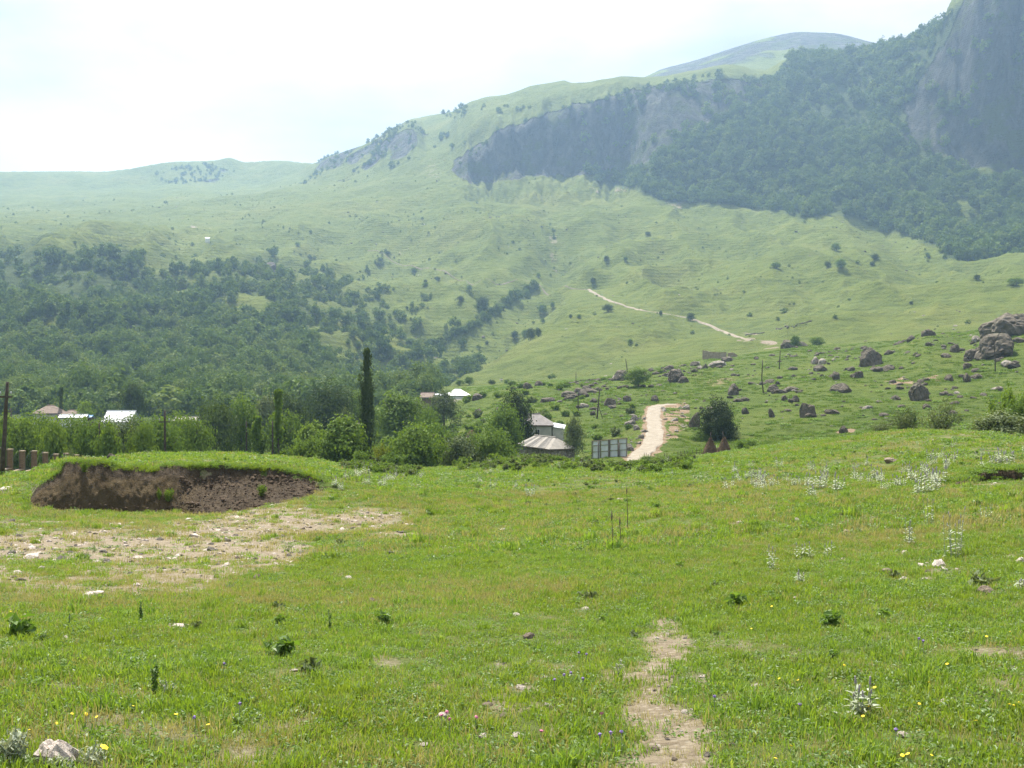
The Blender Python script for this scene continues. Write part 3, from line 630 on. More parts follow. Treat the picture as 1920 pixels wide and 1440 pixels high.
for i in range(3):
    KINDS['green', i] = v_round(100 + i, M_LEAF, base=1.1, lumpy=.4)
    KINDS['dark', i] = v_round(110 + i, M_LEAF_DARK, base=1.0, lumpy=.4)
    KINDS['light', i] = v_round(120 + i, M_LEAF_LIGHT, base=1.0, lumpy=.35, leaf=.34)
    KINDS['grey', i] = v_round(130 + i, M_LEAF_GREY, base=.9, lumpy=.45)
    KINDS['bush', i] = v_round(140 + i, M_LEAF, H=5.2, W=7., base=-.6, lumpy=.3, ncl=120, leaf=.26)
    KINDS['bush_light', i] = v_round(150 + i, M_LEAF_LIGHT, H=4.6, W=6., base=-.6, lumpy=.3, leaf=.3)
    KINDS['bush_grey', i] = v_round(160 + i, M_LEAF_GREY, H=4.6, W=6., base=-.6, lumpy=.35, leaf=.24)
    KINDS['shrub', i] = v_shrub(170 + i, M_LEAF, nst=14, per=110)
    KINDS['shrub_light', i] = v_shrub(180 + i, M_LEAF_LIGHT, nst=14, per=110)
    KINDS['willow', i] = v_shrub(190 + i, M_LEAF_GREY, H=4.5, W=5.5, nst=16, per=80, leaf=.17, start=.15)
KINDS['poplar', 0] = v_poplar(7); KINDS['slim', 0] = v_poplar(9, 8., 1.3, 1800, .24, M_LEAF_DARK); KINDS['slim', 1] = v_poplar(10, 8., 2.0, 2400, .26, M_LEAF)
KINDS['ivy', 0] = v_poplar(12, 7.5, .8, 1300, .24, M_LEAF_LIGHT)
KINDS['walnut', 0] = v_round(200, M_LEAF_DARK, H=9., W=8., base=1.5, ncl=150, per=34, lumpy=.5)
KINDS['deep', 0] = v_round(220, M_LEAF_DEEP, H=8., W=6.5, base=-.4, ncl=140, per=46, lumpy=.3)
KINDS['yellow', 0] = v_shrub(210, M_LEAF_YEL, nst=14, per=100)
_count = {}
def plant(kind, var, p, H, W, label, cat='tree', group=None, name=None, rz=None, sink=0.0):
    parts, h0, w0 = variant((kind, var), KINDS[kind, var])
    nm = name or {'tree': 'broadleaf_tree', 'bush': 'bush', 'shrub': 'shrub', 'poplar': 'poplar_tree'}[cat]
    o = empty(nm, p - Vector((0, 0, sink)), random.uniform(0, 6.28) if rz is None else rz, (W / w0, W / w0, H / h0))
    tag(o, label, cat, group)
    for n_, me in parts: obj(n_, me, o)
    return o
def px(h, p): return h * p.y / F

# village and hill trees: kind, variant, column, top row, base row (or None), distance, width px, label
VT = [
 ('poplar', 0, 689, 655, 868, 130, 27, 'tall narrow dark poplar rising far above the other trees', 'tree'),
 ('light', 0, 640, 782, 863, 112, 80, 'round bright green tree just beside the tall dark poplar', 'tree'),
 ('bush', 0, 785, 795, 872, 112, 98, 'big spreading dark green bush at the end of the meadow between poplar and barn', 'bush'),
 ('bush_grey', 0, 862, 820, 868, 116, 72, 'grey green rounded bush below the flat roofed shed', 'bush'),
 ('bush', 1, 926, 806, 864, 118, 78, 'rounded green bush touching the barn with the hipped roof', 'bush'),
 ('green', 0, 949, 764, 838, 168, 62, 'leafy green tree in front of the pale house with windows', 'tree'),
 ('deep', 0, 962, 735, 800, 190, 64, 'dark leaning tree against the hill above the pale house', 'tree'),
 ('grey', 0, 1076, 782, 856, 168, 38, 'small slender tree standing at the corner of the stone barn', 'tree'),
 ('green', 1, 752, 738, 808, 200, 92, 'wide dark green tree beyond the tall poplar with gardens below', 'tree'),
 ('grey', 0, 832, 733, 778, 245, 52, 'airy grey green tree just below the white metal roofed house', 'tree'),
 ('walnut', 0, 629, 716, 795, 215, 92, 'largest round dark crowned tree of the village, behind the bright round tree', 'tree'),
 ('bush_grey', 1, 645, 765, 795, 208, 34, 'small grey bush in front of the largest round village tree', 'bush'),
 ('dark', 1, 545, 735, 792, 220, 62, 'dark bare looking tree behind the ivy covered post', 'tree'),
 ('grey', 1, 497, 742, 795, 215, 66, 'pale grey green tree beyond the garden wires', 'tree'),
 ('green', 2, 452, 747, 840, 165, 64, 'tall green tree in the garden behind the wires', 'tree'),
 ('walnut', 0, 405, 748, 846, 160, 72, 'leafy tree with dark trunk standing over a sunlit patch of grass', 'tree'),
 ('bush', 2, 362, 790, 852, 122, 66, 'round green bush under the leafy tree with the dark trunk', 'bush'),
 ('slim', 1, 482, 782, 850, 122, 28, 'narrow vine covered tree beside a garden pole', 'tree'),
 ('ivy', 0, 522, 733, 850, 122, 13, 'tall post overgrown with bright ivy', 'tree'),
 ('slim', 0, 115, 727, 775, 300, 9, 'thin little poplar behind the hip roofed house', 'tree'),
 ('dark', 2, 250, 718, 772, 330, 46, 'dark tree standing behind the white roof', 'tree'),
 ('light', 1, 158, 756, 790, 292, 32, 'small light green tree beside the lower brown roof', 'tree'),
 ('bush_light', 0, 598, 818, 858, 118, 44, 'light green garden bush near the bright round tree', 'bush'),
 ('shrub_light', 0, 560, 815, 856, 118, 60, 'low light green thicket right behind the grassy mound', 'shrub'),
 ('yellow', 0, 716, 824, 862, 112, 40, 'bright yellow green shrub at the foot of the poplar', 'shrub'),
 ('shrub', 0, 672, 838, 868, 98, 44, 'low grey green shrub under the poplar', 'shrub'),
 ('shrub', 1, 735, 842, 870, 100, 60, 'low shrub between the yellow shrub and the big spreading bush', 'shrub'),
 ('bush', 1, 300, 786, 852, 118, 84, 'dark hedge tree beside the cross armed pole', 'tree'),
 ('grey', 2, 232, 790, 855, 118, 74, 'hedge tree whose crown covers the foot of the white roof', 'tree'),
 ('bush', 0, 172, 788, 858, 120, 66, 'dark green hedge tree behind the grey boulder on the mound', 'tree'),
 ('bush_light', 1, 98, 793, 862, 112, 50, 'pale green rounded tree behind the brick pillars', 'tree'),
 ('bush', 2, 44, 790, 868, 118, 70, 'green hedge tree behind the brick pillars next to the wooden pole', 'tree'),
 ('bush', 1, -20, 785, 870, 116, 60, 'hedge tree at the edge of the picture beyond the tall wooden pole', 'tree'),
 ('bush_light', 2, 205, 800, 856, 108, 46, 'bright green bush in the hedge below the white roof', 'bush'),
 ('bush', 2, 268, 800, 856, 110, 50, 'dark bush in the hedge left of the cross armed pole', 'bush'),
 ('bush_grey', 2, 132, 843, 868, 98, 16, 'small grey bush poking up behind the end pillars', 'bush'),
 ('bush', 0, 330, 800, 850, 140, 50, 'hedge bush beneath the long grey roof', 'bush'),
 ('green', 1, 700, 762, 800, 230, 40, 'green tree half hidden by the tall poplar', 'tree'),
 ('bush', 1, 805, 768, 792, 190, 46, 'dark garden bush above the vegetable plot', 'bush'),
 ('green', 0, 1197, 690, 750, 285, 44, 'lone dark tree with a short trunk among the hilltop rocks', 'tree'),
 ('deep', 0, 1342, 750, 852, 172, 64, 'dense dark bushy tree right behind the two haystacks', 'tree'),
 ('bush_grey', 0, 1362, 800, 848, 176, 54, 'dark lower bush beside the dense tree at the haystacks', 'bush'),
 ('bush', 1, 1320, 805, 848, 172, 40, 'small dark bush hugging the left foot of the dense tree', 'bush'),
 ('shrub', 2, 1405, 818, 845, 128, 56, 'low reedy shrub on the slope right of the haystacks', 'shrub'),
 ('green', 2, 1532, 632, 655, 455, 24, 'small rounded tree beside the long dark rock on the far pasture', 'tree'),
 ('green', 1, 1492, 657, 680, 430, 20, 'little tree in front of the long dark rock', 'tree'),
 ('willow', 0, 1760, 742, 810, 84, 92, 'loose willowy shrub below the biggest round boulder', 'shrub'),
 ('willow', 1, 1698, 752, 810, 88, 66, 'thin leafy shrub beside the dark hollow under the round boulder', 'shrub'),
 ('dark', 0, 1704, 766, 792, 100, 30, 'small very dark bush in the hollow under the round boulder', 'bush'),
 ('willow', 2, 1650, 782, 816, 86, 50, 'low leafy shrub at the rim of the meadow hummock', 'shrub'),
 ('bush_grey', 1, 1882, 770, 832, 74, 100, 'broad glossy bush at the rim beside the tall leafy sapling', 'bush'),
 ('shrub', 1, 1895, 712, 830, 78, 78, 'tall leafy sapling rising from the broad glossy bush', 'shrub'),
 ('willow', 1, 1832, 790, 818, 80, 40, 'sparse twiggy shrub between the willowy shrub and the broad bush', 'shrub'),
 ('bush', 2, 1930, 742, 835, 76, 70, 'bush half cut off at the edge of the frame below the hill pole', 'bush'),
 ('green', 0, 75, 780, 860, 132, 60, 'hedge tree standing in front of the brown hipped house', 'tree'),
 ('green', 2, 140, 783, 860, 134, 56, 'hedge tree in front of the low white roofed shed', 'tree'),
 ('dark', 0, 195, 784, 860, 134, 54, 'dark hedge tree between the white roofs', 'tree'),
 ('green', 1, 262, 782, 860, 136, 58, 'hedge tree to the right of the broad white roof', 'tree'),
 ('light', 2, 12, 782, 865, 128, 60, 'light hedge tree beside the tall wooden pole', 'tree'),
 ('green', 0, 335, 778, 855, 150, 56, 'hedge tree in front of the long grey roof', 'tree'),
 ('light', 2, 585, 795, 855, 140, 56, 'light green garden tree behind the low thicket', 'tree'),
 ('green', 2, 530, 775, 850, 150, 60, 'garden tree behind the ivy covered post', 'tree'),
 ('bush', 2, 820, 800, 870, 140, 60, 'dark bush below the flat roofed shed', 'bush'),
 ('bush', 1, 890, 815, 868, 135, 60, 'bush in front of the old rounded hay heap', 'bush'),
 ('dark', 1, 590, 742, 795, 240, 50, 'dark tree to the left of the largest round village tree', 'tree'),
 ('green', 1, 670, 735, 795, 260, 46, 'green tree close behind the tall poplar', 'tree'),
 ('grey', 1, 785, 750, 800, 235, 48, 'grey tree between the wide dark green tree and the brown shed', 'tree'),
]
for k, v_, u, t_, b_, r, w, lab, cat in VT:
    if not lab: continue
    p = at(u, r); H = (720 - t_) / F * p.y - p.z
    if b_ and H < 0.6: H = px(b_ - t_, p)
    plant(k, v_, p, H, px(w, p), lab, cat, name='poplar_tree' if k == 'poplar' else 'ivy_post' if k == 'ivy' else None)

# trees standing alone on the far pasture: column, base row, height px, width px
LT = [(1018,590,19,18,'dark round tree alone on the pasture, largest of those left of the track'),(1140,585,15,19,'round tree on the pasture below the bend of the track'),(1295,602,15,16,'round tree beside the mountain track near its lower end'),
 (1239,592,10,6,'small slim tree beside the middle of the mountain track'),(1036,578,12,8,'slim tree just behind the dark round tree on the pasture'),(965,636,15,14,'round tree standing apart beside the clump on the spur'),
 (984,634,16,11,'first tree of the clump on the grassy spur'),(995,638,22,18,'biggest tree of the clump on the grassy spur'),(1009,632,18,12,'last tree of the clump on the grassy spur'),
 (1181,643,8,9,'tiny round bush halfway up the smooth green slope'),(905,584,27,24,'tall dark tree at the rim of the ravine'),(906,596,12,12,'smaller tree below the tall ravine rim tree'),
 (1137,488,9,9,'small tree on the upper pasture above the track'),(1173,489,8,8,'small spreading tree on the upper pasture near another'),(1112,531,10,10,'small tree above the start of the track'),
 (1215,442,8,10,'tree highest up on the wide middle pasture'),(1568,470,14,17,'spreading tree in the trio on the upper right pasture'),(1577,503,17,18,'roundest tree of the trio on the upper right pasture'),(1552,501,11,12,'smallest tree of the trio on the upper right pasture'),
 (1455,503,11,17,'low wide tree alone on the right pasture'),(1641,486,10,14,'bare branched tree right of the trio'),(1635,498,8,9,'little bush below the bare branched tree'),
 (1086,596,7,8,'tiny tree by the footpath on the pasture'),(1070,597,8,7,'tiny slim tree by the footpath on the pasture'),(1018,606,9,8,'small tree below the dark round tree'),
 (880,546,12,12,'round tree near the head of the ravine'),(820,527,9,12,'tree under the hillside path'),(798,531,7,7,'small bush under the hillside path'),(863,564,9,14,'bush on the ravine flank'),(797,537,8,10,'low bush near the hillside path'),
 (958,560,16,10,'dark tree inside the upper ravine'),(987,557,14,10,'tree in the narrow upper ravine'),(1010,520,9,9,'tree near the ravine head'),
 (512,505,0,0,''),(490,512,0,0,''),(558,462,8,9,'small tree on the slope above the wood'),(727,478,8,10,'lone bush in the high gully'),(776,510,8,9,'bush by the lower gully'),
 (1708,569,5,7,'tiny bush in the open field below the dark wood'),(1905,535,14,28,'low group of bushes at the edge of the field below the dark wood'),(1832,525,10,12,'lone bush at the corner of the dark wood'),
 (922,725,10,14,'rounded tree behind the hill crest beside the white roof'),(950,728,9,10,'small tree peeping over the hill crest'),(880,726,16,18,'dark tree at the foot of the spur'),(862,724,12,16,'tree at the foot of the spur beside the dark one'),
 (838,690,14,12,'tree in the fold of the spur'),(826,694,15,14,'tree at the lower end of the spur fold'),(850,684,12,11,'tree higher in the spur fold'),(858,676,8,8,'small tree at the top of the spur fold'),(793,700,9,9,'round bush at the tip of the spur'),(913,646,7,7,'tiny bush on the spur face')]
for u, b, h, w, lab in LT:
    if not lab: continue
    p = hit(u, b, 470, 2300); k = ('green', 'dark')[(u + b) % 2]
    plant(k, u % 3, p, px(h, p) * 1.05, px(w, p), lab, 'bush' if 'bush' in lab.split() or 'bushes' in lab.split() else 'tree', sink=.2)

# ------------------------------------------------------------------ woodland
def crown_far(seed, n=230, leaf=1.15):
    v, q = crown_round(seed, 8.5, 8., 0.2, ncl=max(18, n // 9), per=9, leaf=leaf, lumpy=.35, inner=.25)
    return new_mesh('crown', v, quads=q, mats=[M_WOOD_LEAF])
FAR_T = [crown_far(300 + i) for i in range(7)]; FAR_N = [crown_far(320 + i, 800, .6) for i in range(6)]
b = MB(); b.tube([(0, 0, -1.2), (0, 0, 2.6), (.2, .1, 5)], [.28, .2, .08], 5); FAR_TRUNK = b.mesh('trunk', [M_BARK])
def gn_scatter(name, pts, rots, scl, idx, meshes, label=None, cat=None):
    src = bpy.data.collections.new(name + '_sources')
    for i, me in enumerate(meshes):
        o = bpy.data.objects.new('%s_piece.%03d' % (name, i), me); src.objects.link(o)
    me = bpy.data.meshes.new(name); n = len(pts); me.vertices.add(n); me.vertices.foreach_set('co', np.asarray(pts, np.float32).ravel())
    for nm, ty, A, key in (('rot', 'FLOAT_VECTOR', rots, 'vector'), ('scl', 'FLOAT_VECTOR', scl, 'vector'), ('pick', 'INT', idx, 'value')):
        a = me.attributes.new(nm, ty, 'POINT'); a.data.foreach_set(key, np.asarray(A, np.int32 if ty == 'INT' else np.float32).ravel())
    o = obj(name, me); ng = bpy.data.node_groups.new(name, 'GeometryNodeTree')
    ng.interface.new_socket('Geometry', in_out='INPUT', socket_type='NodeSocketGeometry'); ng.interface.new_socket('Geometry', in_out='OUTPUT', socket_type='NodeSocketGeometry')
    gi = ng.nodes.new('NodeGroupInput'); go = ng.nodes.new('NodeGroupOutput'); ip = ng.nodes.new('GeometryNodeInstanceOnPoints')
    ci = ng.nodes.new('GeometryNodeCollectionInfo'); ci.inputs['Collection'].default_value = src; ci.inputs['Separate Children'].default_value = True; ci.inputs['Reset Children'].default_value = True
    def na(nm, ty):
        x = ng.nodes.new('GeometryNodeInputNamedAttribute'); x.data_type = ty; x.inputs['Name'].default_value = nm; return x.outputs['Attribute']
    k = ng.links.new; m2p = ng.nodes.new('GeometryNodeMeshToPoints'); k(gi.outputs[0], m2p.inputs['Mesh']); k(m2p.outputs[0], ip.inputs['Points'])
    k(ci.outputs[0], ip.inputs['Instance']); ip.inputs['Pick Instance'].default_value = True
    k(na('pick', 'INT'), ip.inputs['Instance Index']); e2r = ng.nodes.new('FunctionNodeEulerToRotation'); k(na('rot', 'FLOAT_VECTOR'), e2r.inputs[0]); k(e2r.outputs[0], ip.inputs['Rotation']); k(na('scl', 'FLOAT_VECTOR'), ip.inputs['Scale'])
    k(ip.outputs[0], go.inputs[0]); md = o.modifiers.new('scatter', 'NODES'); md.node_group = ng
    return tag(o, label, cat, kind='stuff')
def sector(n, r0, r1, u0, u1):
    t0, t1 = math.atan((u0 - 960) / F), math.atan((u1 - 960) / F)
    r = np.sqrt(rng.uniform(r0 * r0, r1 * r1, n)); t = rng.uniform(t0, t1, n); x, y = r * np.sin(t), r * np.cos(t); return x, y, gz(x, y)
def polys_any(u, v, ps):
    m = np.zeros(u.shape, bool)
    for p in ps: m |= inpoly(u, v, p)
    return m
x, y, z = sector(12500, 380, 1420, -160, 900); u, v = proj(x, y, z); j = 8 * fbm(x / 60, y / 60, 7)
u2, v2 = u + j * 2, v + j
dens = np.where(inpoly(u2, v2, WOOD_L), 1.0, 0.0); d2 = inpoly(u2, v2, WOOD_L2); dens = np.maximum(dens, d2 * np.clip(.32 + .75 * fbm(x / 70, y / 70, 9), 0.04, 1))
thin = inpoly(u2, v2, [(560,580),(700,545),(790,600),(740,690),(640,690),(600,640)]); dens = np.where(thin, np.minimum(dens, np.clip(.42 + .8 * fbm(x / 50, y / 50, 10), 0.05, 1)), dens)
upper = inpoly(u2, v2, [(-170,440),(300,440),(430,560),(-170,560)]); dens = np.where(upper, dens * np.clip(.42 + 1.1 * fbm(x / 70, y / 70, 14), .05, 1), dens)
upper2 = v2 < 478 + 10 * fbm(x / 40, y / 40, 15); dens = np.where(upper2, dens * .12, dens)
dens[polys_any(u, v, CLEAR)] *= 0.04
rav, _ = seg_dist(x, y, [pt(735, 560), pt(800, 660), pt(870, 780), pt(940, 930), pt(985, 1040)]); dens = np.maximum(dens, .5 * np.exp(-((rav + 4) / 15) ** 2))
rav2, _ = seg_dist(x, y, [pt(690, 640), pt(740, 800), pt(800, 950)]); dens = np.maximum(dens, .3 * np.exp(-(rav2 / 26) ** 2))
dens *= (v < 800)
keep = rng.random(len(x)) < dens; x, y, z, u, v = x[keep], y[keep], z[keep], u[keep], v[keep]
sz = np.clip(rng.lognormal(-0.3, 0.36, len(x)), .35, 1.5); vis = visible(x, y, z + 5 * sz, 4) & (u > -20) & (u < 1940) & (v < 768)
sc3 = np.stack([sz * rng.uniform(.85, 1.15, len(x)), sz * rng.uniform(.85, 1.15, len(x)), sz * rng.uniform(.8, 1.25, len(x))], -1)
ang = np.where(vis, sz / y, 0); order = np.argsort(-ang); near = order[:300]; rest = np.setdiff1d(np.arange(len(x)), near)
for i in near:
    me = FAR_N[rng.integers(6)]
    wt = empty('woodland_tree', (x[i], y[i], z[i] - .3), rng.uniform(0, 6.28), tuple(sc3[i])); obj('crown', me, wt); obj('trunk', FAR_TRUNK, wt)
    tag(wt, 'rounded tree of the dense wooded hillside rising behind the village', 'tree', 'trees of the lower wooded hillside')
LX, LY, LZ, LS = x[rest], y[rest], z[rest], sc3[rest]
# bushes and trees that line the ravines and folds of the pasture
ex = []
for pts, n_, wd, s0 in [([(1005,540),(965,563),(920,592),(880,615),(830,640),(785,664),(748,690)], 170, 9, .62), ([(748,690),(700,640),(660,600)], 60, 22, .7), ([(905,575),(900,590)], 10, 6, .8),
        ([(1035,420),(1042,470),(1034,525)], 26, 5, .28), ([(720,470),(700,500),(660,530)], 34, 9, .4), ([(800,560),(760,590),(700,620)], 46, 14, .5), ([(870,690),(840,700),(815,712)], 22, 7, .6), ([(560,470),(600,500),(640,530)], 30, 14, .5), ([(450,400),(520,430),(600,440)], 20, 14, .3), ([(610,520),(640,560),(690,560),(720,550)], 46, 16, .6)]:
    P_ = np.array(pts, float); cl_ = np.r_[0, np.cumsum(np.hypot(*np.diff(P_, axis=0).T))]
    for k in range(n_):
        t = rng.random() * cl_[-1]; uu = np.interp(t, cl_, P_[:, 0]) + rng.normal() * wd * .6; vv = np.interp(t, cl_, P_[:, 1]) + rng.normal() * wd * .45; h_ = hit(uu, vv, 470, 2300); q = s0 * rng.lognormal(-.15, .4); ex.append((h_.x, h_.y, h_.z, q, q, q * rng.uniform(.8, 1.2)))
ex = np.array(ex); LX, LY, LZ, LS = np.r_[LX, ex[:, 0]], np.r_[LY, ex[:, 1]], np.r_[LZ, ex[:, 2]], np.vstack([LS, ex[:, 3:]])
def rotz(n): return np.stack([np.zeros(n), np.zeros(n), rng.uniform(0, 6.28, n)], -1)
gn_scatter('hillside_wood', np.stack([LX, LY, LZ - .3], -1), rotz(len(LX)), LS, rng.integers(0, 7, len(LX)), FAR_T, 'dense green wood covering the hillside behind the village', 'wood')
x, y, z = sector(11500, 1180, 2000, 1090, 2120); u, v = proj(x, y, z); j = 6 * fbm(x / 60, y / 60, 17); u2, v2 = u + j, v + j
dens = inpoly(u2, v2, WOOD_R) * np.clip(0.95 + .5 * fbm(x / 90, y / 90, 18), .3, 1)
dens = np.where((v < 300) & (u > 1500), dens * np.clip(.75 + 1.1 * fbm(x / 60, y / 60, 19), .12, 1), dens)
incl = polys_any(u, v, [CLIFF1, CLIFF2]); dens = np.where(incl, np.where(fbm(x / 28, y / 28, 20) > .12, .45, .02), dens); dens[inpoly(u, v, CLEAR_R)] *= .05
dens[v > 530] = 0
keep = rng.random(len(x)) < dens; x, y, z = x[keep], y[keep], z[keep]; sz = np.clip(rng.lognormal(0.2, .32, len(x)), .5, 2.0)
gn_scatter('mountain_wood', np.stack([x, y, z - .6], -1), rotz(len(x)), np.stack([sz, sz, sz * rng.uniform(.85, 1.25, len(x))], -1), rng.integers(0, 7, len(x)), FAR_T, 'dark wood climbing the mountain flank up to the cliffs', 'wood')
# trees along cliff tops and far ridges, specks of bush and stone on the pastures
x, y, z = sector(14000, 1650, 3050, 120, 1700); u, v = proj(x, y, z)
band = np.clip(fbm(x / 90, y / 90, 25) * 1.8 + .12, 0, 1) * inpoly(u, v, [(560,345),(600,300),(690,262),(780,224),(800,250),(730,290),(690,310),(600,345)]) + .5 * inpoly(u, v, [(300,318),(430,300),(450,325),(350,348),(280,340)]) * (fbm(x / 60, y / 60, 27) > .05)
band += np.clip(fbm(x / 70, y / 70, 29) * 1.6 - .1, 0, .8) * inpoly(u, v, [(590,318),(680,285),(760,245),(790,250),(770,300),(700,330),(610,352)]) + .7 * inpoly(u, v, [(830,214),(880,199),(1000,196),(1060,186),(1060,196),(960,212),(880,222),(840,224)]) * (fbm(x / 50, y / 50, 30) > -.05) + .35 * inpoly(u, v, [(820,240),(900,225),(900,260),(860,290),(810,300)]) * (fbm(x / 40, y / 40, 31) > .1)
band += .8 * inpoly(u, v, [(850,318),(870,290),(940,238),(1000,216),(1100,188),(1200,160),(1360,138),(1420,148),(1200,176),(1000,232),(900,280),(862,325)]) * (fbm(x / 25, y / 25, 28) > -.1)
keep = rng.random(len(x)) < band; x, y, z = x[keep], y[keep], z[keep]; sz = rng.lognormal(-.25, .3, len(x))
gn_scatter('ridge_bushes', np.stack([x, y, z - .6], -1), rotz(len(x)), np.stack([sz, sz, sz], -1), rng.integers(0, 7, len(x)), FAR_T, 'sparse bushes dotting the far ridges and cliff tops', 'bushes')
x, y, z = sector(16000, 470, 2300, -80, 2000); u, v = proj(x, y, z)
dn = np.clip(.14 + .6 * fbm(x / 110, y / 110, 35) + 1.1 * sstep(.06, .3, conc_at(x, y)) * (np.hypot(x, y) < 1600), 0.02, 1) * np.where(u < 1000, 1, .4)
keep = (rng.random(len(x)) < dn) & ~inpoly(u, v, WOOD_L) & ~inpoly(u, v, WOOD_R) & (v > 300); x, y, z, u = x[keep], y[keep], z[keep], u[keep]; sz = rng.lognormal(-1.75, .48, len(x))
gn_scatter('pasture_bushes', np.stack([x, y, z - .1], -1), rotz(len(x)), np.stack([sz, sz, sz * .75], -1), rng.integers(0, 7, len(x)), FAR_T, 'tiny bushes scattered over the far green pastures', 'bushes')

# ------------------------------------------------------------------ rocks
_ico = {}
def ico(sub):
    if sub not in _ico:
        bm = bmesh.new(); bmesh.ops.create_icosphere(bm, subdivisions=sub, radius=1.0)
        bm.verts.ensure_lookup_table(); _ico[sub] = (np.array([v.co[:] for v in bm.verts]), [tuple(v.index for v in f.verts) for f in bm.faces]); bm.free()
    return _ico[sub]
def rock_mesh(seed, m, sub=3, cuts=12, flat=1.0, rough=0.05, smooth=False):
    rs = np.random.default_rng(seed); v0, f = ico(sub); v = v0.copy()
    for k in range(cuts):
        n = sph(1, rs)[0]; d = rs.uniform(.6, .9); t = v @ n - d; v -= np.where(t > 0, t * rs.uniform(.75, .97), 0)[:, None] * n
    n1 = fbm(v[:, 0] * 2.1 + v[:, 2] * 1.3 + seed, v[:, 1] * 2.1 - v[:, 2] * 1.7, seed, 3)
    n2 = np.abs(fbm(v[:, 0] * 4.3 - v[:, 2] * 3.1 + seed, v[:, 1] * 4.7 + v[:, 2] * 3.3, seed + 5, 3)); v *= (1 + rough * 3.2 * n1 - rough * 1.6 * (1 - n2 * 2.5).clip(0, 1) ** 3 + rough * rs.normal(size=len(v)) * .3)[:, None]
    v /= np.abs(v).max(0); v[:, 2] *= flat
    return new_mesh('boulder', v, tris=np.array(f), quads=np.zeros((0, 4)), mats=[m], smooth=smooth)
def m_rock(name, c1, c2, c3, moss=0.3, scale=1.2, bd=.25):
    m, nt, out = mat(name); vec = nt.nodes.new('ShaderNodeTexCoord').outputs['Object']
    oi = nt.nodes.new('ShaderNodeObjectInfo'); add = nt.nodes.new('ShaderNodeVectorMath'); add.operation = 'ADD'
    nt.links.new(vec, add.inputs[0]); nt.links.new(oi.outputs['Location'], add.inputs[1]); vec = add.outputs[0]
    c = ramp(nt, noise(nt, scale * 2, vec, 9, 0.7), [(0.3, c1), (0.52, c2), (0.72, c3)])
    c = mixc(nt, rng_map(nt, noise(nt, scale * 5, vec, 5, 0.6), 0.56, 0.66, 0, moss), c, (c3[0] * 1.15, c3[1] * 1.15, c3[2] * 1.05))
    c = mixc(nt, rng_map(nt, noise(nt, scale * 1.1, vec, 5, 0.6), 0.55, 0.68, 0, moss), c, (0.10, 0.105, 0.05))
    vc = N(nt, 'ShaderNodeTexVoronoi', Scale=scale * .9, feature='DISTANCE_TO_EDGE'); nt.links.new(vec, vc.inputs['Vector']); ck = rng_map(nt, vc.outputs['Distance'], 0, .05)
    c = mixc(nt, math_(nt, 'MULTIPLY', math_(nt, 'SUBTRACT', 1.0, ck), .5), c, (.05, .045, .035))
    h = math_(nt, 'ADD', noise(nt, scale * 3, vec, 10, 0.72), math_(nt, 'MULTIPLY', noise(nt, scale * 11, vec, 6, .7), .4)); h = math_(nt, 'ADD', h, math_(nt, 'MULTIPLY', ck, .5))
    principled(nt, out, c, 0.92, bump(nt, h, bd), 0.2); return m
M_ROCK = m_rock('grey_rock', (0.058, 0.049, 0.036), (0.125, 0.107, 0.08), (0.235, 0.205, 0.158))
M_PALE = m_rock('pale_rock', (0.20, 0.175, 0.145), (0.31, 0.275, 0.23), (0.45, 0.41, 0.35), .12)
M_LIME = m_rock('limestone', (0.50, 0.40, 0.33), (0.68, 0.59, 0.51), (0.84, 0.79, 0.73), .03, 6, .012)
M_BROWN = m_rock('brown_stone', (0.16, 0.12, 0.085), (0.27, 0.215, 0.16), (0.42, 0.36, 0.29), .2, 6, .012)
RK = [rock_mesh(400 + i, M_ROCK, 3) for i in range(10)]; RKP = [rock_mesh(430 + i, M_PALE, 3) for i in range(4)]
RKS = [rock_mesh(450 + i, M_ROCK, 2, 8) for i in range(8)]; RKSP = [rock_mesh(470 + i, M_PALE, 2, 8) for i in range(4)]
def domed(me, k=.38):
    c = np.empty(len(me.vertices) * 3, np.float32); me.vertices.foreach_get('co', c); c = c.reshape(-1, 3); c[:, 2] = np.minimum(c[:, 2], .42 + .10 * np.sin(c[:, 0] * 5) + .08 * np.sin(c[:, 1] * 7 + 1)) / .5; t = np.clip(c[:, 2], -.2, 1); c[:, :2] *= (1 - k * t)[:, None]; c[:, 1] += .25 * t
    me.vertices.foreach_set('co', c.ravel()); me.update(); return me
RKB = [rock_mesh(440 + i, M_ROCK, 4, 14, rough=.06) for i in range(4)]
LM = [domed(rock_mesh(480 + i, M_LIME, 3, 6, rough=.08)) for i in range(6)]; BR = [domed(rock_mesh(490 + i, M_BROWN, 3, 7, rough=.08)) for i in range(3)]
def rock(me, u, v, w, h, rmin, rmax, label, cat='boulder', group=None, name='boulder', deep=1.0, sink=.36, rz=None, p=None):
    p = p or hit(u, v, rmin, rmax); W = px(w, p); H = px(h, p)
    o = obj(name, me, None, p + Vector((0, W * .12, H * (.5 - sink))), (random.uniform(-.2, .2), random.uniform(-.2, .2), random.uniform(0, 6.28) if rz is None else rz), (W / 2, W / 2 * deep, H * (.5 + sink)))
    return tag(o, label, cat, group)
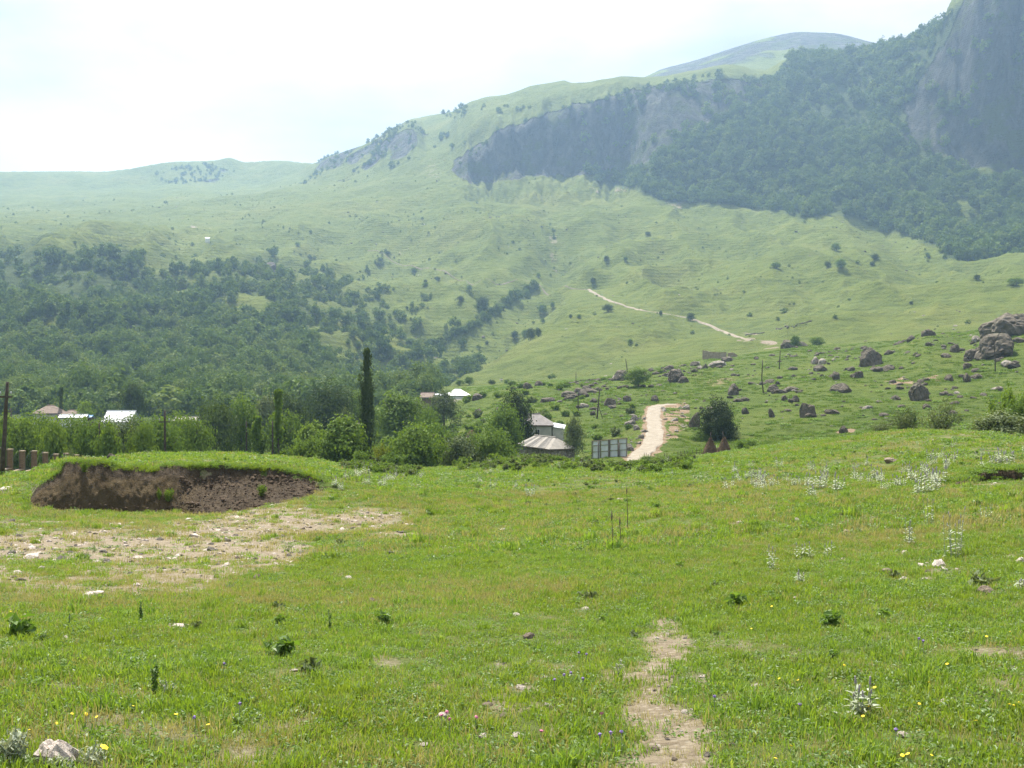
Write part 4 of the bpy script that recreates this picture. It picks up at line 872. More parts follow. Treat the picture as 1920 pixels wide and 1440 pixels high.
BIG = [(1896,626,112,50,'huge domed boulder crowning the hilltop at the frame edge',0),(1872,668,82,44,'broad dark slab of rock just below the huge domed boulder',0),(1727,750,44,38,'big round boulder standing in a dug out hollow with bare soil',0),
 (1634,684,48,36,'tall dark pointed boulder with a slanting face on the hilltop',0),(1518,782,34,33,'double boulder split by a dark crack on the lower hillside',0),(1569,712,18,18,'upright dark block near the rounded grey block',0),
 (1610,708,22,16,'rounded grey block with a sharp edge, above the grassy middle of the hill',0),(1538,695,32,12,'flat layered slab under two leaning boulders',0),(1529,682,16,14,'left one of two leaning boulders above the flat layered slab',1),(1542,682,22,12,'pale boulder leaning above the flat layered slab',1),
 (1814,716,17,17,'dark cube like boulder above the willowy shrubs',0),(1834,710,22,10,'low dark rock beside the cube like boulder',0),(1780,714,20,13,'grey rock at the edge of the curved soil scar',0),(1823,674,36,20,'pair of fused boulders below the hilltop slab',0),
 (1790,660,20,18,'knobbly boulder between the hilltop slab and the stone heap',0),(1890,686,31,12,'pale flat slab lying near the hill pole',1),(1815,691,22,14,'grey rock under the pair of fused boulders',0),(1742,629,32,13,'jagged outcrop on the hill skyline',0),
 (1709,638,20,10,'small pointed rock on the hill skyline left of the jagged outcrop',0),(1832,640,22,12,'pale boulder cluster stone left of the hilltop slab',1),(1583,812,18,14,'rock half sunk in a bare patch at the foot of the hill',0),
 (1268,715,38,24,'smooth wedge shaped boulder with a dark face beside a short pole',0),(1377,740,29,22,'slanted fin shaped boulder tapering uphill',0),(1451,734,26,14,'squat dark boulder right of the tall bent pole',0),(1144,760,29,17,'smooth slanting boulder left of the lone hilltop tree',0),
 (1166,712,36,19,'rocky outcrop under the far left pole of the hilltop',0),(1303,803,24,38,'tall grey boulder beside the dense dark tree',0),(1471,751,15,11,'dark rock below the squat boulder, first of two',0),(1492,753,17,12,'dark rock below the squat boulder, second of two',0),
 (1447,782,14,17,'upright cracked rock low on the slope',0),(1398,776,17,13,'grey rock low on the slope above the dense tree',0),(1346,686,38,10,'long pale rock shelf under the ruined wall',1),(1323,692,13,11,'grey rock at the foot of the ruined wall',0),
 (1281,717,23,12,'cracked low rock right of the wedge shaped boulder',0),(895,749,26,14,'dark block shaped boulder beside the white roof',0),(896,776,17,11,'dark rock on the slope above the trees',0),(989,729,23,14,'large rock of the crest group above the gardens',0),
 (1010,724,19,11,'rock with a pointed top in the crest group above the gardens',0),(973,727,12,8,'pale small rock at the left end of the crest group',1),(1070,745,29,11,'long low dark rock next to a short pole',0),(1112,778,13,8,'grey rock by the foot of the leaning pole',0),
 (1175,753,18,12,'grey rock under the lone hilltop tree',0),(1228,753,17,13,'rock at the top of the road bend',0),(1189,790,17,13,'pale rock beside the road edge',1),(1194,806,16,10,'second pale rock on the left verge of the road',1),(1203,822,14,9,'pale rock near the middle of the road verge',1),(1182,845,16,14,'pinkish flat rock behind the billboard edge',1)]
for i, (u, v, w, h, lab, k) in enumerate(BIG):
    rock((RKP[i % 4] if k else RKB[i % 4] if w > 34 else RK[i % 10]), u, v, w, h, 130, 470, lab, deep=.85)
rock(RK[4], 1490, 656, 64, 19, 440, 600, 'long dark whaleback rock on the far pasture behind the hill', rz=.2, deep=.6)
rock(RK[6], 506, 508, 24, 22, 700, 1400, 'big squarish rock standing on the slope above the wood')
HILL = [(905,752),(960,735),(1080,720),(1150,708),(1240,692),(1320,677),(1400,672),(1480,660),(1560,652),(1640,648),(1690,642),(1740,628),(1910,615),(1930,700),(1880,760),(1700,800),(1480,800),(1380,790),(1250,760),(1205,770),(1190,800),(1100,780),(1000,770),(905,770)]
DENSE = [(1050,745),(1080,715),(1200,700),(1300,680),(1340,690),(1260,735),(1215,760),(1150,790),(1100,770)]
DENSE2 = [(1480,740),(1480,665),(1640,650),(1750,630),(1900,640),(1900,700),(1760,720),(1600,760)]
x, y, z = sector(9000, 175, 430, 890, 1960); u, v = proj(x, y, z)
dn = np.where(inpoly(u, v, DENSE), 1.0, np.where(inpoly(u, v, DENSE2), .5, .28)) * inpoly(u, v, HILL) * visible(x, y, z, 2) * np.clip(.4 + 1.5 * fbm(x / 16, y / 16, 66), 0.03, 1)
dn[(np.hypot(x[:, None] - rc[None, ::3, 0], y[:, None] - rc[None, ::3, 1]).min(1) < 4.5)] = 0
keep = np.where(rng.random(len(x)) < dn * .5)[0]
szs = np.sort(rng.lognormal(-.12, .55, len(keep)))[::-1]
for n_, i in enumerate(keep):
    s_ = float(np.clip(szs[n_], .35, 3.2)) * .66; me = RKSP[n_ % 4] if rng.random() < .09 else (RK[n_ % 10] if n_ < 60 else RKS[n_ % 8])
    if n_ >= 270: break
    o = obj('boulder', me, None, (x[i], y[i], z[i] + s_ * .12), tuple(rng.uniform(-.35, .35, 2)) + (rng.uniform(0, 6.28),), (s_ * rng.uniform(.9, 1.5), s_ * rng.uniform(.8, 1.1), s_ * rng.uniform(.5, .85)))
    tag(o, 'medium or small grey rock strewn over the grassy boulder hill', 'boulder', 'rocks strewn over the boulder hill')
R_rest = keep[270:]; x2, y2, z2 = sector(16000, 170, 440, 880, 1960); u2, v2 = proj(x2, y2, z2)
d2 = np.where(inpoly(u2, v2, DENSE), 1., .35) * inpoly(u2, v2, HILL) * np.clip(.3 + 1.3 * fbm(x2 / 14, y2 / 14, 67), 0.02, 1)
k2 = rng.random(len(x2)) < d2 * .22; nx = k2.sum()
gn_scatter('rubble', np.stack([np.r_[x[R_rest], x2[k2]], np.r_[y[R_rest], y2[k2]], np.r_[z[R_rest], z2[k2]] + .02], -1), rng.uniform(-.5, .5, (len(R_rest) + nx, 3)) * [1, 1, 6], (rng.lognormal(-1.35, .4, (len(R_rest) + nx, 1)) * [1.2, 1, .7]), rng.integers(0, 12, len(R_rest) + nx), RKS + RKSP, 'small rubble between the boulders of the hill', 'rubble')
x, y, z = sector(260, 150, 330, 1150, 1330); u, v = proj(x, y, z)
kk = inpoly(u, v, [(1243,764),(1262,752),(1285,748),(1294,772),(1285,805),(1262,822),(1246,818)]) | inpoly(u, v, [(1178,775),(1208,770),(1212,800),(1206,835),(1180,840)])
gn_scatter('road_rubble', np.stack([x[kk], y[kk], z[kk] + .05], -1), rng.uniform(-.5, .5, (kk.sum(), 3)) * [1, 1, 6], rng.lognormal(-1.0, .45, (kk.sum(), 1)) * [1.2, 1, .7], rng.integers(0, 4, kk.sum()), RKSP, 'pale rubble along the road cutting', 'rubble')
# rock specks on the far pastures
x, y, z = sector(15000, 480, 2200, 150, 1960); u, v = proj(x, y, z)
dn = np.clip(-.1 + .9 * fbm(x / 120, y / 90, 68) + .5 * sstep(.1, .35, conc_at(x, y)), 0.01, 1); dn = np.maximum(dn, .7 * inpoly(u, v, [(1020,400),(1045,440),(1050,525),(1030,525),(1020,450)])); dn = np.maximum(dn, .6 * inpoly(u, v, [(795,285),(850,285),(850,345),(800,350)])); dn = np.maximum(dn, .5 * inpoly(u, v, [(700,450),(790,440),(790,500),(690,490)]))
kk = (rng.random(len(x)) < dn * .5) & ~inpoly(u, v, WOOD_L) & ~inpoly(u, v, WOOD_R) & (v > 285)
gn_scatter('pasture_stones', np.stack([x[kk], y[kk], z[kk]], -1), rng.uniform(-.4, .4, (kk.sum(), 3)) * [1, 1, 6], rng.lognormal(-.15, .45, (kk.sum(), 1)) * [1.3, 1., .55], rng.integers(0, 12, kk.sum()), RKS + RKSP, 'stones scattered over the far pastures', 'stones')

# stones lying in the meadow
ST = [(101,1432,84,62,0,'large pinkish white rock lying among weeds in the near corner'),(168,1120,46,15,0,'flat white slab at the edge of the bare gravel'),(255,1099,15,9,0,'small round white stone right of the flat white slab'),(337,1176,28,9,0,'flat pale stone beside a small bare spot'),
 (482,1086,15,14,1,'greyish stone at the edge of the bare gravel, with shade below'),(545,1416,17,14,0,'round white stone lying alone in the grass at the near edge'),(85,1339,21,10,0,'pale stone just behind the large pinkish rock'),(550,1259,16,7,0,'small pale stone above the round white one'),
 (48,1155,16,6,0,'small white stone below the bare gravel at the frame edge'),(122,1196,12,6,0,'tiny pale stone between grass tufts below the gravel slab'),(78,1068,15,10,0,'pale stone lying on the bare gravel'),(834,1345,28,12,0,'bright white flat stone, brightest of the middle grass'),
 (990,1196,25,15,1,'pair like brownish stone in the middle of the meadow'),(976,1293,22,12,0,'whitish stone right of the middle with a thin stalk'),(1022,1273,14,9,0,'small whitish stone just behind a larger whitish one'),(906,1383,17,12,0,'small bright stone near a pink clover'),
 (1042,1371,21,8,0,'flat whitish stone left of the stony path'),(967,1381,20,10,0,'broken pale stone between two bright stones'),(945,1345,19,12,1,'rounded brown stone next to the bright white flat one'),(797,1398,20,8,0,'flat grey white stone at the near edge'),
 (740,1284,14,8,0,'small pale stone alone left of the middle'),(912,1323,24,8,1,'flat brownish stone half hidden in grass'),(698,1131,18,15,1,'grey stone standing upright with dark underside'),(968,1155,17,9,0,'small pale stone in the middle distance of the meadow'),
 (1099,1144,16,9,0,'pale stone level with the upright grey one, farther right'),(953,1067,13,6,0,'tiny pale stone in the middle of the far meadow'),(653,1084,13,6,0,'tiny white stone right of the bare gravel'),(1034,1330,12,7,1,'little brown stone above the flat whitish one'),
 (1760,1063,29,20,0,'beige angular stone below the tall silvery plants'),(1698,1039,14,11,0,'beige stone left of the angular one'),(1855,1113,40,20,1,'large rounded brown stone on the right slope'),(1915,1055,17,15,0,'pale stone cut by the frame edge on the slope'),
 (1664,1073,22,12,1,'brownish flat stone on the slope below the silvery plants'),(1697,1089,18,12,0,'pale stone below the brownish flat one on the slope'),(1673,868,32,15,1,'brown mound like rock near the far rim of the meadow'),(1495,977,11,9,0,'small white stone alone on the far right meadow'),
 (1435,1240,17,10,0,'pale stone above the flat white stone near the path'),(1419,1289,25,10,0,'flat white stone right of the stony path'),(1772,1318,17,11,0,'whitish stone right of the near silvery plant'),(1355,1315,15,11,1,'grey brown stone close to the stony path'),
 (1695,1382,25,14,0,'tan stone in the dry grass near the front'),(1319,1270,15,7,0,'small pale stone at the path edge'),(1285,1337,17,8,0,'whitish stone on the stony path'),(1770,1070,16,11,0,'small stone touching the beige angular one'),(1495,1122,14,6,0,'small flat stone in the right meadow'),
 (206,864,20,14,2,'grey boulder sitting on the grassy mound above the cut bank'),(8,921,26,13,0,'flat pale rock beside the wooden pole at the frame edge'),(1848,1318,10,8,0,'tiny pale stone among yellow flowers')]
STONES = []
for i, (u, v, w, h, k, lab) in enumerate(ST):
    q_ = hit(u, v, 3, 110); STONES.append((q_.x, q_.y + px(w, q_) * .1, px(w, q_) * .5))
    rock((LM[i % 6], BR[i % 3], RK[2])[k], u, v, w, h * (.62 if k < 2 else 1), 3, 110, lab, 'stone', None, 'stone', 1.05, .06)
# pebbles of the bare ground
def near_pts(n, r0, r1, u0=-160, u1=2080): return sector(n, r0, r1, u0, u1)
def bare_at(x, y):
    r = np.hypot(x, y); t = np.arctan2(x, y); fi = np.interp(t, TH, np.arange(NT)).round().astype(int); fj = np.interp(r, R, np.arange(NR)).round().astype(int); return BARE[fi, fj]
PB = [rock_mesh(500 + i, M_LIME, 1, 4) for i in range(3)] + [rock_mesh(510 + i, M_PALE, 1, 4) for i in range(3)] + [rock_mesh(520, M_BROWN, 1, 4)]
x, y, z = near_pts(36000, 5, 50); b = bare_at(x, y); kk = rng.random(len(x)) < np.clip(b - .12, 0, 1) * np.where(np.hypot(x, y) < 14, 1.0, .5); n = kk.sum()
gn_scatter('pebbles', np.stack([x[kk], y[kk], z[kk]], -1), rng.uniform(-.5, .5, (n, 3)) * [1, 1, 6], (rng.lognormal(-4.0, .5, (n, 1)) * (np.hypot(x, y)[kk] / 14)[:, None].clip(.7, 1.6)) * [1.3, 1, .7], rng.integers(0, 7, n), PB, 'pale pebbles lying on the bare ground', 'pebbles')

# ------------------------------------------------------------------ grass and herbs
M_GRASS = m_leaf('grass_blade', (0.11, 0.21, 0.022), (0.20, 0.315, 0.042), (0.33, 0.38, 0.11), trans=0.5, gloss=0.07, vary=.45, rough=.3, patch=(2.2, (0.19, 0.26, 0.025)))
M_HERB = m_leaf('herb_leaf', (0.10, 0.19, 0.026), (0.17, 0.27, 0.045), trans=0.46, gloss=0.1, vary=.5, rough=.3)
M_DRY = m_leaf('dry_grass', (0.26, 0.25, 0.10), (0.42, 0.38, 0.19), trans=0.35, gloss=0.03)
def blades(seed, n, rad, h, w, bend=.5, m=None):
    rs = np.random.default_rng(seed); a = rs.uniform(0, 6.283, n); q = rad * np.sqrt(rs.random(n)); bx, by = q * np.cos(a), q * np.sin(a)
    d = rs.uniform(0, 6.283, n); H = h * rs.uniform(.45, 1.15, n); B = H * bend * rs.uniform(.2, 1.1, n); ww = w * rs.uniform(.7, 1.3, n) / 2
    f = d + 1.57 + rs.normal(size=n) * .6; sx, sy = np.cos(f) * ww, np.sin(f) * ww; c, s_ = np.cos(d), np.sin(d)
    P = np.stack([np.stack([bx - sx, by - sy, -.02 + 0 * H], -1), np.stack([bx + sx, by + sy, -.02 + 0 * H], -1),
        np.stack([bx + c * B * .3 + sx * .8, by + s_ * B * .3 + sy * .8, H * .6], -1), np.stack([bx + c * B * .3 - sx * .8, by + s_ * B * .3 - sy * .8, H * .6], -1),
        np.stack([bx + c * B, by + s_ * B, H], -1)], 1).reshape(-1, 3)
    i = np.arange(n)[:, None] * 5; return new_mesh('grass_clump', P, quads=i + [0, 1, 2, 3], tris=i + [3, 2, 4], mats=[m or M_GRASS])
def herbs(seed, n, rad, h, size, m):
    rs = np.random.default_rng(seed); a = rs.uniform(0, 6.283, n); q = rad * np.sqrt(rs.random(n)); c = np.stack([q * np.cos(a), q * np.sin(a), h * rs.random(n)], -1)
    v, f = diamonds(c, rs.normal(size=(n, 3)) * .45 + [0, 0, 1], size, rs, 1.7); return new_mesh('herb_clump', v, quads=f, mats=[m])
GR_A = [blades(600 + i, 54, .13, .058, .0065, .7) for i in range(4)] + [herbs(610 + i, 46, .13, .036, .017, M_HERB) for i in range(3)] + [blades(615, 34, .12, .065, .005, .8, M_DRY), blades(616, 40, .07, .11, .008, .8)]
GR_B = [blades(620 + i, 64, .3, .08, .015, .7) for i in range(3)] + [herbs(630 + i, 64, .3, .06, .034, M_HERB) for i in range(3)] + [blades(635, 36, .26, .13, .012, .7, M_DRY), blades(636, 60, .14, .2, .018, .7)]
GR_C = [blades(640 + i, 70, .6, .10, .03, .7) for i in range(3)] + [herbs(650 + i, 70, .6, .09, .07, M_HERB) for i in range(3)] + [blades(655, 40, .5, .12, .022, .8, M_DRY), blades(656, 60, .3, .19, .034, .8)]
def grass(name, n, r0, r1, meshes, wts, label, hmul=1.0):
    x, y, z = near_pts(n, r0, r1); b = bare_at(x, y); kk = rng.random(n) > np.clip(b * 1.0 - .05, 0, .76)
    kk &= ~BK_D(x, y)
    for sx, sy, sr in STONES: kk &= ~((np.hypot(x - sx, (y - sy) * (1 if True else 1)) < sr * .8 + .11) | ((np.abs(x - sx) < sr * .7) & (y < sy) & (y > sy - .12 - sr * .8)))
    x, y, z, b = x[kk], y[kk], z[kk], b[kk]; n = len(x); w = np.array(wts, float); w /= w.sum()
    pat = fbm(x / 2.5, y / 2.5, 72, 3); pat2 = fbm(x / 5, y / 5, 73, 3); pick = rng.choice(len(meshes), n, p=w)
    nd = len(meshes) - 2; dryz = (pat2 + b * .8 + rng.normal(size=n) * .25) > .36; pick = np.where(dryz & (rng.random(n) < .6), nd, pick)
    s = hmul * (1 + .55 * pat + .2 * rng.normal(size=n)) * (1 - .35 * b); s = np.clip(s, .45, 1.8)
    gn_scatter(name, np.stack([x, y, z - .005], -1), np.stack([rng.normal(size=n) * .1, rng.normal(size=n) * .1, rng.uniform(0, 6.28, n)], -1), np.stack([np.clip(s, .8, 1.3), np.clip(s, .8, 1.3), s], -1), pick, meshes, label, 'grass')
BK_D = None
def BK_D(x, y):
    u = 960 + F * x / y; r = np.hypot(x, y); return (u > 60) & (u < 590) & (r > 44.0) & (r < 46.15)
grass('near_grass', 9500, 3.5, 13, GR_A, [4, 4, 4, 4, 3, 3, 3, 3.2, 1.0], 'short lush grass and clover of the near meadow')
grass('near_grass', 15000, 13, 22, GR_A, [4, 4, 4, 4, 3, 3, 3, 3.2, 1.0], 'short lush grass of the near meadow', 1.15)
grass('meadow_grass', 16000, 21, 48, GR_B, [4, 4, 4, 3, 3, 3, 4, 1.2], 'grass and herbs of the middle meadow')
grass('far_meadow_grass', 17000, 46, 118, GR_C, [4, 4, 4, 3, 3, 3, 3.6, 1.2], 'grass and herbs of the far meadow')
# rank weeds on the rim of the meadow
x, y, z = sector(9000, 60, 118, 560, 1420); r = np.hypot(x, y); u, v = proj(x, y, z)
rim = ((u > 640) & (u < 790) & (v < 915) & (v > 868)) | ((u > 860) & (u < 1120) & (v < 885)) | ((u > 1120) & (u < 1300) & (v < 890)) | (u > 1400) & (v < 850) & (fbm(x / 3, y / 3, 175) > .25)
kk = (fbm(x / 4, y / 4, 74) > -.1) & rim & (rng.random(len(x)) < .32); n = kk.sum()
W_ = [stems_shrub(700 + i, .75, .9, nst=9, per=22, leaf=.11) for i in range(3)]
WEED = [leaf_mesh('weed', w[:2], m) for w, m in zip(W_, (M_LEAF, M_LEAF_LIGHT, M_LEAF_GREY))]
gn_scatter('rim_weeds', np.stack([x[kk], y[kk], z[kk]], -1), rotz(n), np.repeat(rng.uniform(.35, .8, (n, 1)), 3, 1), rng.integers(0, 3, n), WEED, 'rank leafy weeds along the rim of the meadow', 'weeds')
x, y, z = near_pts(1500, 7, 75); kk = (rng.random(len(x)) < np.clip(.25 + fbm(x / 6, y / 6, 79), .04, 1)); kk &= bare_at(x, y) < .25; n = kk.sum()
W2 = [leaf_mesh('tuft', stems_shrub(710 + i, .16, .26, nst=8, per=10, leaf=.045)[:2], m) for i, m in enumerate((M_HERB, M_HERB, M_LEAF_GREY))]
gn_scatter('leafy_tufts', np.stack([x[kk], y[kk], z[kk]], -1), rotz(n), np.repeat(rng.uniform(.5, 1.4, (n, 1)), 3, 1), rng.integers(0, 3, n), W2, 'leafy tufts among the grass', 'weeds')
# coarse tufts and low shrubs of the boulder hill, garden growth of the village
x, y, z = sector(26000, 118, 430, 560, 2080); u, v = proj(x, y, z); droad = np.hypot(x[:, None] - rc[None, ::4, 0], y[:, None] - rc[None, ::4, 1]).min(1)
kk = (rng.random(len(x)) < np.clip(.3 + .9 * fbm(x / 14, y / 14, 95), .05, 1)) & (droad > 3.6) & visible(x, y, z, 3); n = kk.sum()
GR_D = [blades(720 + i, 60, .9, .34, .09, .7, M_LEAF) for i in range(2)] + [herbs(725, 60, .9, .3, .2, M_HERB), blades(728, 50, .8, .36, .07, .7, M_LEAF)]
gn_scatter('hill_tufts', np.stack([x[kk], y[kk], z[kk]], -1), rotz(n), np.repeat(rng.uniform(.6, 1.3, (n, 1)), 3, 1), rng.choice(4, n, p=[.4, .3, .2, .1]), GR_D, 'coarse grass tufts on the boulder hill', 'grass')
SHM = [leaf_mesh('shrub', stems_shrub(730 + i, 1.5, 2.2, nst=12, per=36, leaf=.24)[:2], m) for i, m in enumerate((M_LEAF, M_LEAF_LIGHT, M_LEAF_GREY, M_LEAF))]
x, y, z = sector(5200, 112, 345, -120, 1240); u, v = proj(x, y, z); droad = np.hypot(x[:, None] - rc[None, ::4, 0], y[:, None] - rc[None, ::4, 1]).min(1)
dn = np.where(u < 800, .85, np.where(v > 795, .42, .10)) * (droad > 4.5) * (~((u > 940) & (u < 1110) & (np.hypot(x, y) < 215))) * (~((u > 360) & (u < 440) & (np.hypot(x, y) < 158)))
dn = np.where((u > 1108) & (u < 1180), dn * .1, dn); kk = rng.random(len(x)) < dn * np.clip(.5 + fbm(x / 12, y / 12, 97), .1, 1); n = kk.sum()
gn_scatter('garden_growth', np.stack([x[kk], y[kk], z[kk] - .05], -1), rotz(n), rng.uniform(.6, 1.5, (n, 1)) * [1, 1, 1.1], rng.choice(4, n, p=[.35, .35, .2, .1]), SHM, 'tangled garden growth and brambles around the village', 'bushes')
x, y, z = sector(1500, 118, 160, 1120, 1480); u, v = proj(x, y, z); kk = (rng.random(len(x)) < .12) & (np.hypot(x[:, None] - rc[None, ::4, 0], y[:, None] - rc[None, ::4, 1]).min(1) > 4.5)
# ------------------------------------------------------------------ the cut earth bank
def m_bank():
    m, nt, out = mat('bank_earth'); p = pos(nt); a = attr(nt, 'tall')
    dark = ramp(nt, noise(nt, 2.2, p, 8, .7), [(0.3, (0.055, 0.043, 0.031)), (0.55, (0.115, 0.089, 0.062)), (0.75, (0.20, 0.158, 0.115))])
    ochre = ramp(nt, noise(nt, 1.4, p, 8, .7), [(0.3, (0.09, 0.065, 0.036)), (0.55, (0.15, 0.112, 0.062)), (0.75, (0.22, 0.17, 0.10))])
    f = rng_map(nt, math_(nt, 'ADD', a, math_(nt, 'MULTIPLY', math_(nt, 'SUBTRACT', noise(nt, 1.6, p, 7, .7), .5), .7)), .2, .8)
    c = mixc(nt, f, ochre, dark)
    principled(nt, out, c, .97, bump(nt, math_(nt, 'ADD', noise(nt, 3.5, p, 9, .72), noise(nt, 11, p, 6, .7)), .22), .08); return m
TOPL = [(48,946),(58,932),(70,914),(95,897),(112,887),(118,874),(124,867),(150,868),(191,870),(207,874),(221,880),(235,880),(251,877),(265,879),(279,885),(290,882),(300,876),(350,875),(402,874),(463,877),(523,880),(572,892),(612,905)]
us = np.linspace(50, 606, 420); NB = 26; vs_ = []; tall = []
tv = np.interp(us, [p[0] for p in TOPL], [p[1] for p in TOPL]) + 2.6 * fbm(us / 8, us * 0, 801, 3)
for i, u in enumerate(us):
    t = math.atan((u - 960) / F); talus = float(sstep(310, 400, u)); r0 = 44.2 - 2.6 * talus * float(1 - sstep(560, 606, u)) + .35 * float(fbm(u / 60., 3.1, 802, 3)); r1 = 45.75 + .25 * float(fbm(u / 35., 1.7, 803, 3))
    zt = (720 - tv[i]) / F * r1 * math.cos(t) + .04; x0, y0 = r0 * math.sin(t), r0 * math.cos(t); zb = float(gz(x0, y0)) - .06; zb = min(zb, zt - .05)
    for k in range(NB):
        s_ = k / (NB - 1); q = s_ ** (1 - .0 * talus)
        prof = (q ** 2.2) * (1 - talus) * .75 + q * (1 - talus) * .25 + talus * (np.interp(q, [0, .6, 1], [0, .86, 1]))
        prof = prof * (1 - talus) + talus * np.interp(q, [0, .5 + .18 * float(vnoise(np.array(u / 40.), np.array(.5), 8)), .8, 1], [0, .82, .93, .97])
        r = r0 + (r1 - r0) * prof; bulge = (.15 * float(fbm(u / 22., s_ * 3.0, 805, 4)) + .06 * float(fbm(u / 6., s_ * 9, 806, 3))) * math.sin(math.pi * min(s_ * 1.02, 1)) ** .6
        if k == NB - 1: r -= .05
        r -= bulge; z = zb + (zt - zb) * s_ + (.05 * float(vnoise(np.array(u / 5.), np.array(s_ * 9), 9)) if 0 < k < NB - 1 else 0)
        vs_.append((r * math.sin(t), r * math.cos(t), z)); tall.append(max(float(sstep(.62, .9, s_)), float(sstep(270, 400, u)) * .75, .25))
    t2 = 46.3; vs_.append((t2 * math.sin(t), t2 * math.cos(t), float(gz(t2 * math.sin(t), t2 * math.cos(t))) - .05)); tall.append(1.0)
n = NB + 1; q = np.array([(i * n + k, (i + 1) * n + k, (i + 1) * n + k + 1, i * n + k + 1) for i in range(len(us) - 1) for k in range(n - 1)])
me = new_mesh('earth_bank', vs_, quads=q, mats=[m_bank()], smooth=True); a_ = me.attributes.new('tall', 'FLOAT', 'POINT'); a_.data.foreach_set('value', np.array(tall, np.float32))
tag(obj('earth_bank', me), kind='structure')
bank_v = np.array(vs_).reshape(len(us), n, 3)
M_CLOD = m_simple('clod_earth', (0.07, 0.048, 0.03), (0.17, 0.12, 0.08), 4, .97, .03)
CL = [rock_mesh(820 + i, M_CLOD, 1, 4) for i in range(4)]
ii = np.r_[rng.integers(215, 410, 1500), rng.integers(20, 260, 400)]; ks = np.r_[rng.integers(1, 18, 1500), rng.integers(0, 4, 400)]; P = bank_v[ii, ks] + rng.normal(size=(1900, 3)) * .07
gn_scatter('earth_clods', P, rng.uniform(-.5, .5, (1900, 3)) * [1, 1, 6], np.repeat(rng.lognormal(-3.6, .5, (1900, 1)), 3, 1) * [1.2, 1, .8], rng.integers(0, 4, 1900), CL + [], 'crumbly clods of dark earth at the foot of the bank', 'earth')
# turf fringe hanging over the edge
ii = rng.integers(18, 415, 1500); P = bank_v[ii, NB - 1] + rng.normal(size=(1500, 3)) * [.1, .16, .01] + [0, .26, -.02]
gn_scatter('turf_fringe', P, np.stack([rng.normal(size=1500) * .3 + .35, rng.normal(size=1500) * .3, rng.uniform(-.6, .6, 1500)], -1), np.repeat(rng.uniform(.9, 1.7, (1500, 1)), 3, 1), rng.integers(0, 7, 1500), GR_A[:7], 'turf fringe along the broken edge of the bank', 'grass')
for u, v, h, w, k, var, lab in [(315,940,28,26,'shrub_light',1,'pale leafy plant growing at the foot of the earth bank'),(298,935,26,9,'shrub_light',2,'slender light sapling standing against the earth bank'),(489,928,26,26,'shrub',0,'green bushy plant on the loose soil at the right of the bank'),(158,886,24,20,'shrub_light',0,'small leafy plant clinging to the top of the dark bank')]:
    t = math.atan((u - 960) / F); i = int(np.argmin(abs(us - u))); col_ = bank_v[i]; vv = 720 - F * col_[:, 2] / col_[:, 1]; k_ = int(np.argmin(abs(vv - v))); p = Vector(col_[k_]); plant(k, var, p, px(h, p), px(w, p), lab, 'shrub', name='bank_plant')
# little scarp on the right slope
tt = np.linspace(0, 1, 60); vs_ = []
for t_ in tt:
    u = 1790 + 190 * t_; r = 34 + 1.2 * math.sin(t_ * 3) + .3 * float(fbm(t_ * 9., .3, 830)); H = .38 * math.sin(math.pi * min(1, t_ * .8 + .06)) * (1 + .4 * float(fbm(t_ * 14., 1., 831)))
    p0 = at(u, r); p1 = at(u, r + .35); p2 = at(u, r + 1.8)
    for k, (p, dz, dr) in enumerate([(p0, -.05, 0), (p0, .3 * H, 0), (p0, .7 * H, .1), (p1, H, 0), (p2, .0, 0)]): d = Vector((p.x, p.y, 0)).normalized(); vs_.append(tuple(p + d * dr + Vector((0, 0, dz + .03 * float(vnoise(np.array(t_ * 40), np.array(k * 1.), 5))))))
q = np.array([(i * 5 + k, (i + 1) * 5 + k, (i + 1) * 5 + k + 1, i * 5 + k + 1) for i in range(59) for k in range(4)])
me = new_mesh('earth_scarp', vs_, quads=q, mats=[bpy.data.materials['bank_earth']], smooth=True); a_ = me.attributes.new('tall', 'FLOAT', 'POINT'); a_.data.foreach_set('value', np.full(len(vs_), .9, np.float32)); tag(obj('earth_scarp', me), kind='structure')
ii = rng.integers(2, 58, 260); P = np.array(vs_).reshape(60, 5, 3)[ii, 3] + rng.normal(size=(260, 3)) * [.2, .25, .02] + [0, .25, -.03]
gn_scatter('scarp_turf', P, rotz(260), np.repeat(rng.uniform(.6, 1.1, (260, 1)), 3, 1), rng.integers(0, 6, 260), GR_B[:6], 'turf along the little scarp', 'grass')

# ------------------------------------------------------------------ silvery plants, weeds, flowers
M_SILVER = m_leaf('silver_leaf', (0.30, 0.335, 0.235), (0.47, 0.51, 0.39), trans=.22, gloss=.05, vary=.3)
M_STEM = m_simple('plant_stem', (0.20, 0.23, 0.15), (0.32, 0.35, 0.25), 20, .9, .002)
M_SPIKE = m_simple('flower_spike', (0.26, 0.22, 0.24), (0.46, 0.42, 0.42), 40, .95, .004)
def leaf_shape(L_, W_, m, droop=.3):
    v = []
    for i, (t, w) in enumerate([(0, .12), (.25, .8), (.55, 1), (.82, .6), (1, .03)]): z = t * L_ * .35 - droop * L_ * t * t; v += [(t * L_, -w * W_ / 2, z + .12 * W_ * w), (t * L_, 0, z - .05 * W_), (t * L_, w * W_ / 2, z + .12 * W_ * w)]
    q = [(i * 3 + k, (i + 1) * 3 + k, (i + 1) * 3 + k + 1, i * 3 + k + 1) for i in range(4) for k in range(2)]
    return new_mesh('leaf', v, quads=np.array(q), mats=[m], smooth=True)
LEAFM = [leaf_shape(.10, .032, M_SILVER, .2), leaf_shape(.13, .042, M_SILVER, .45)]
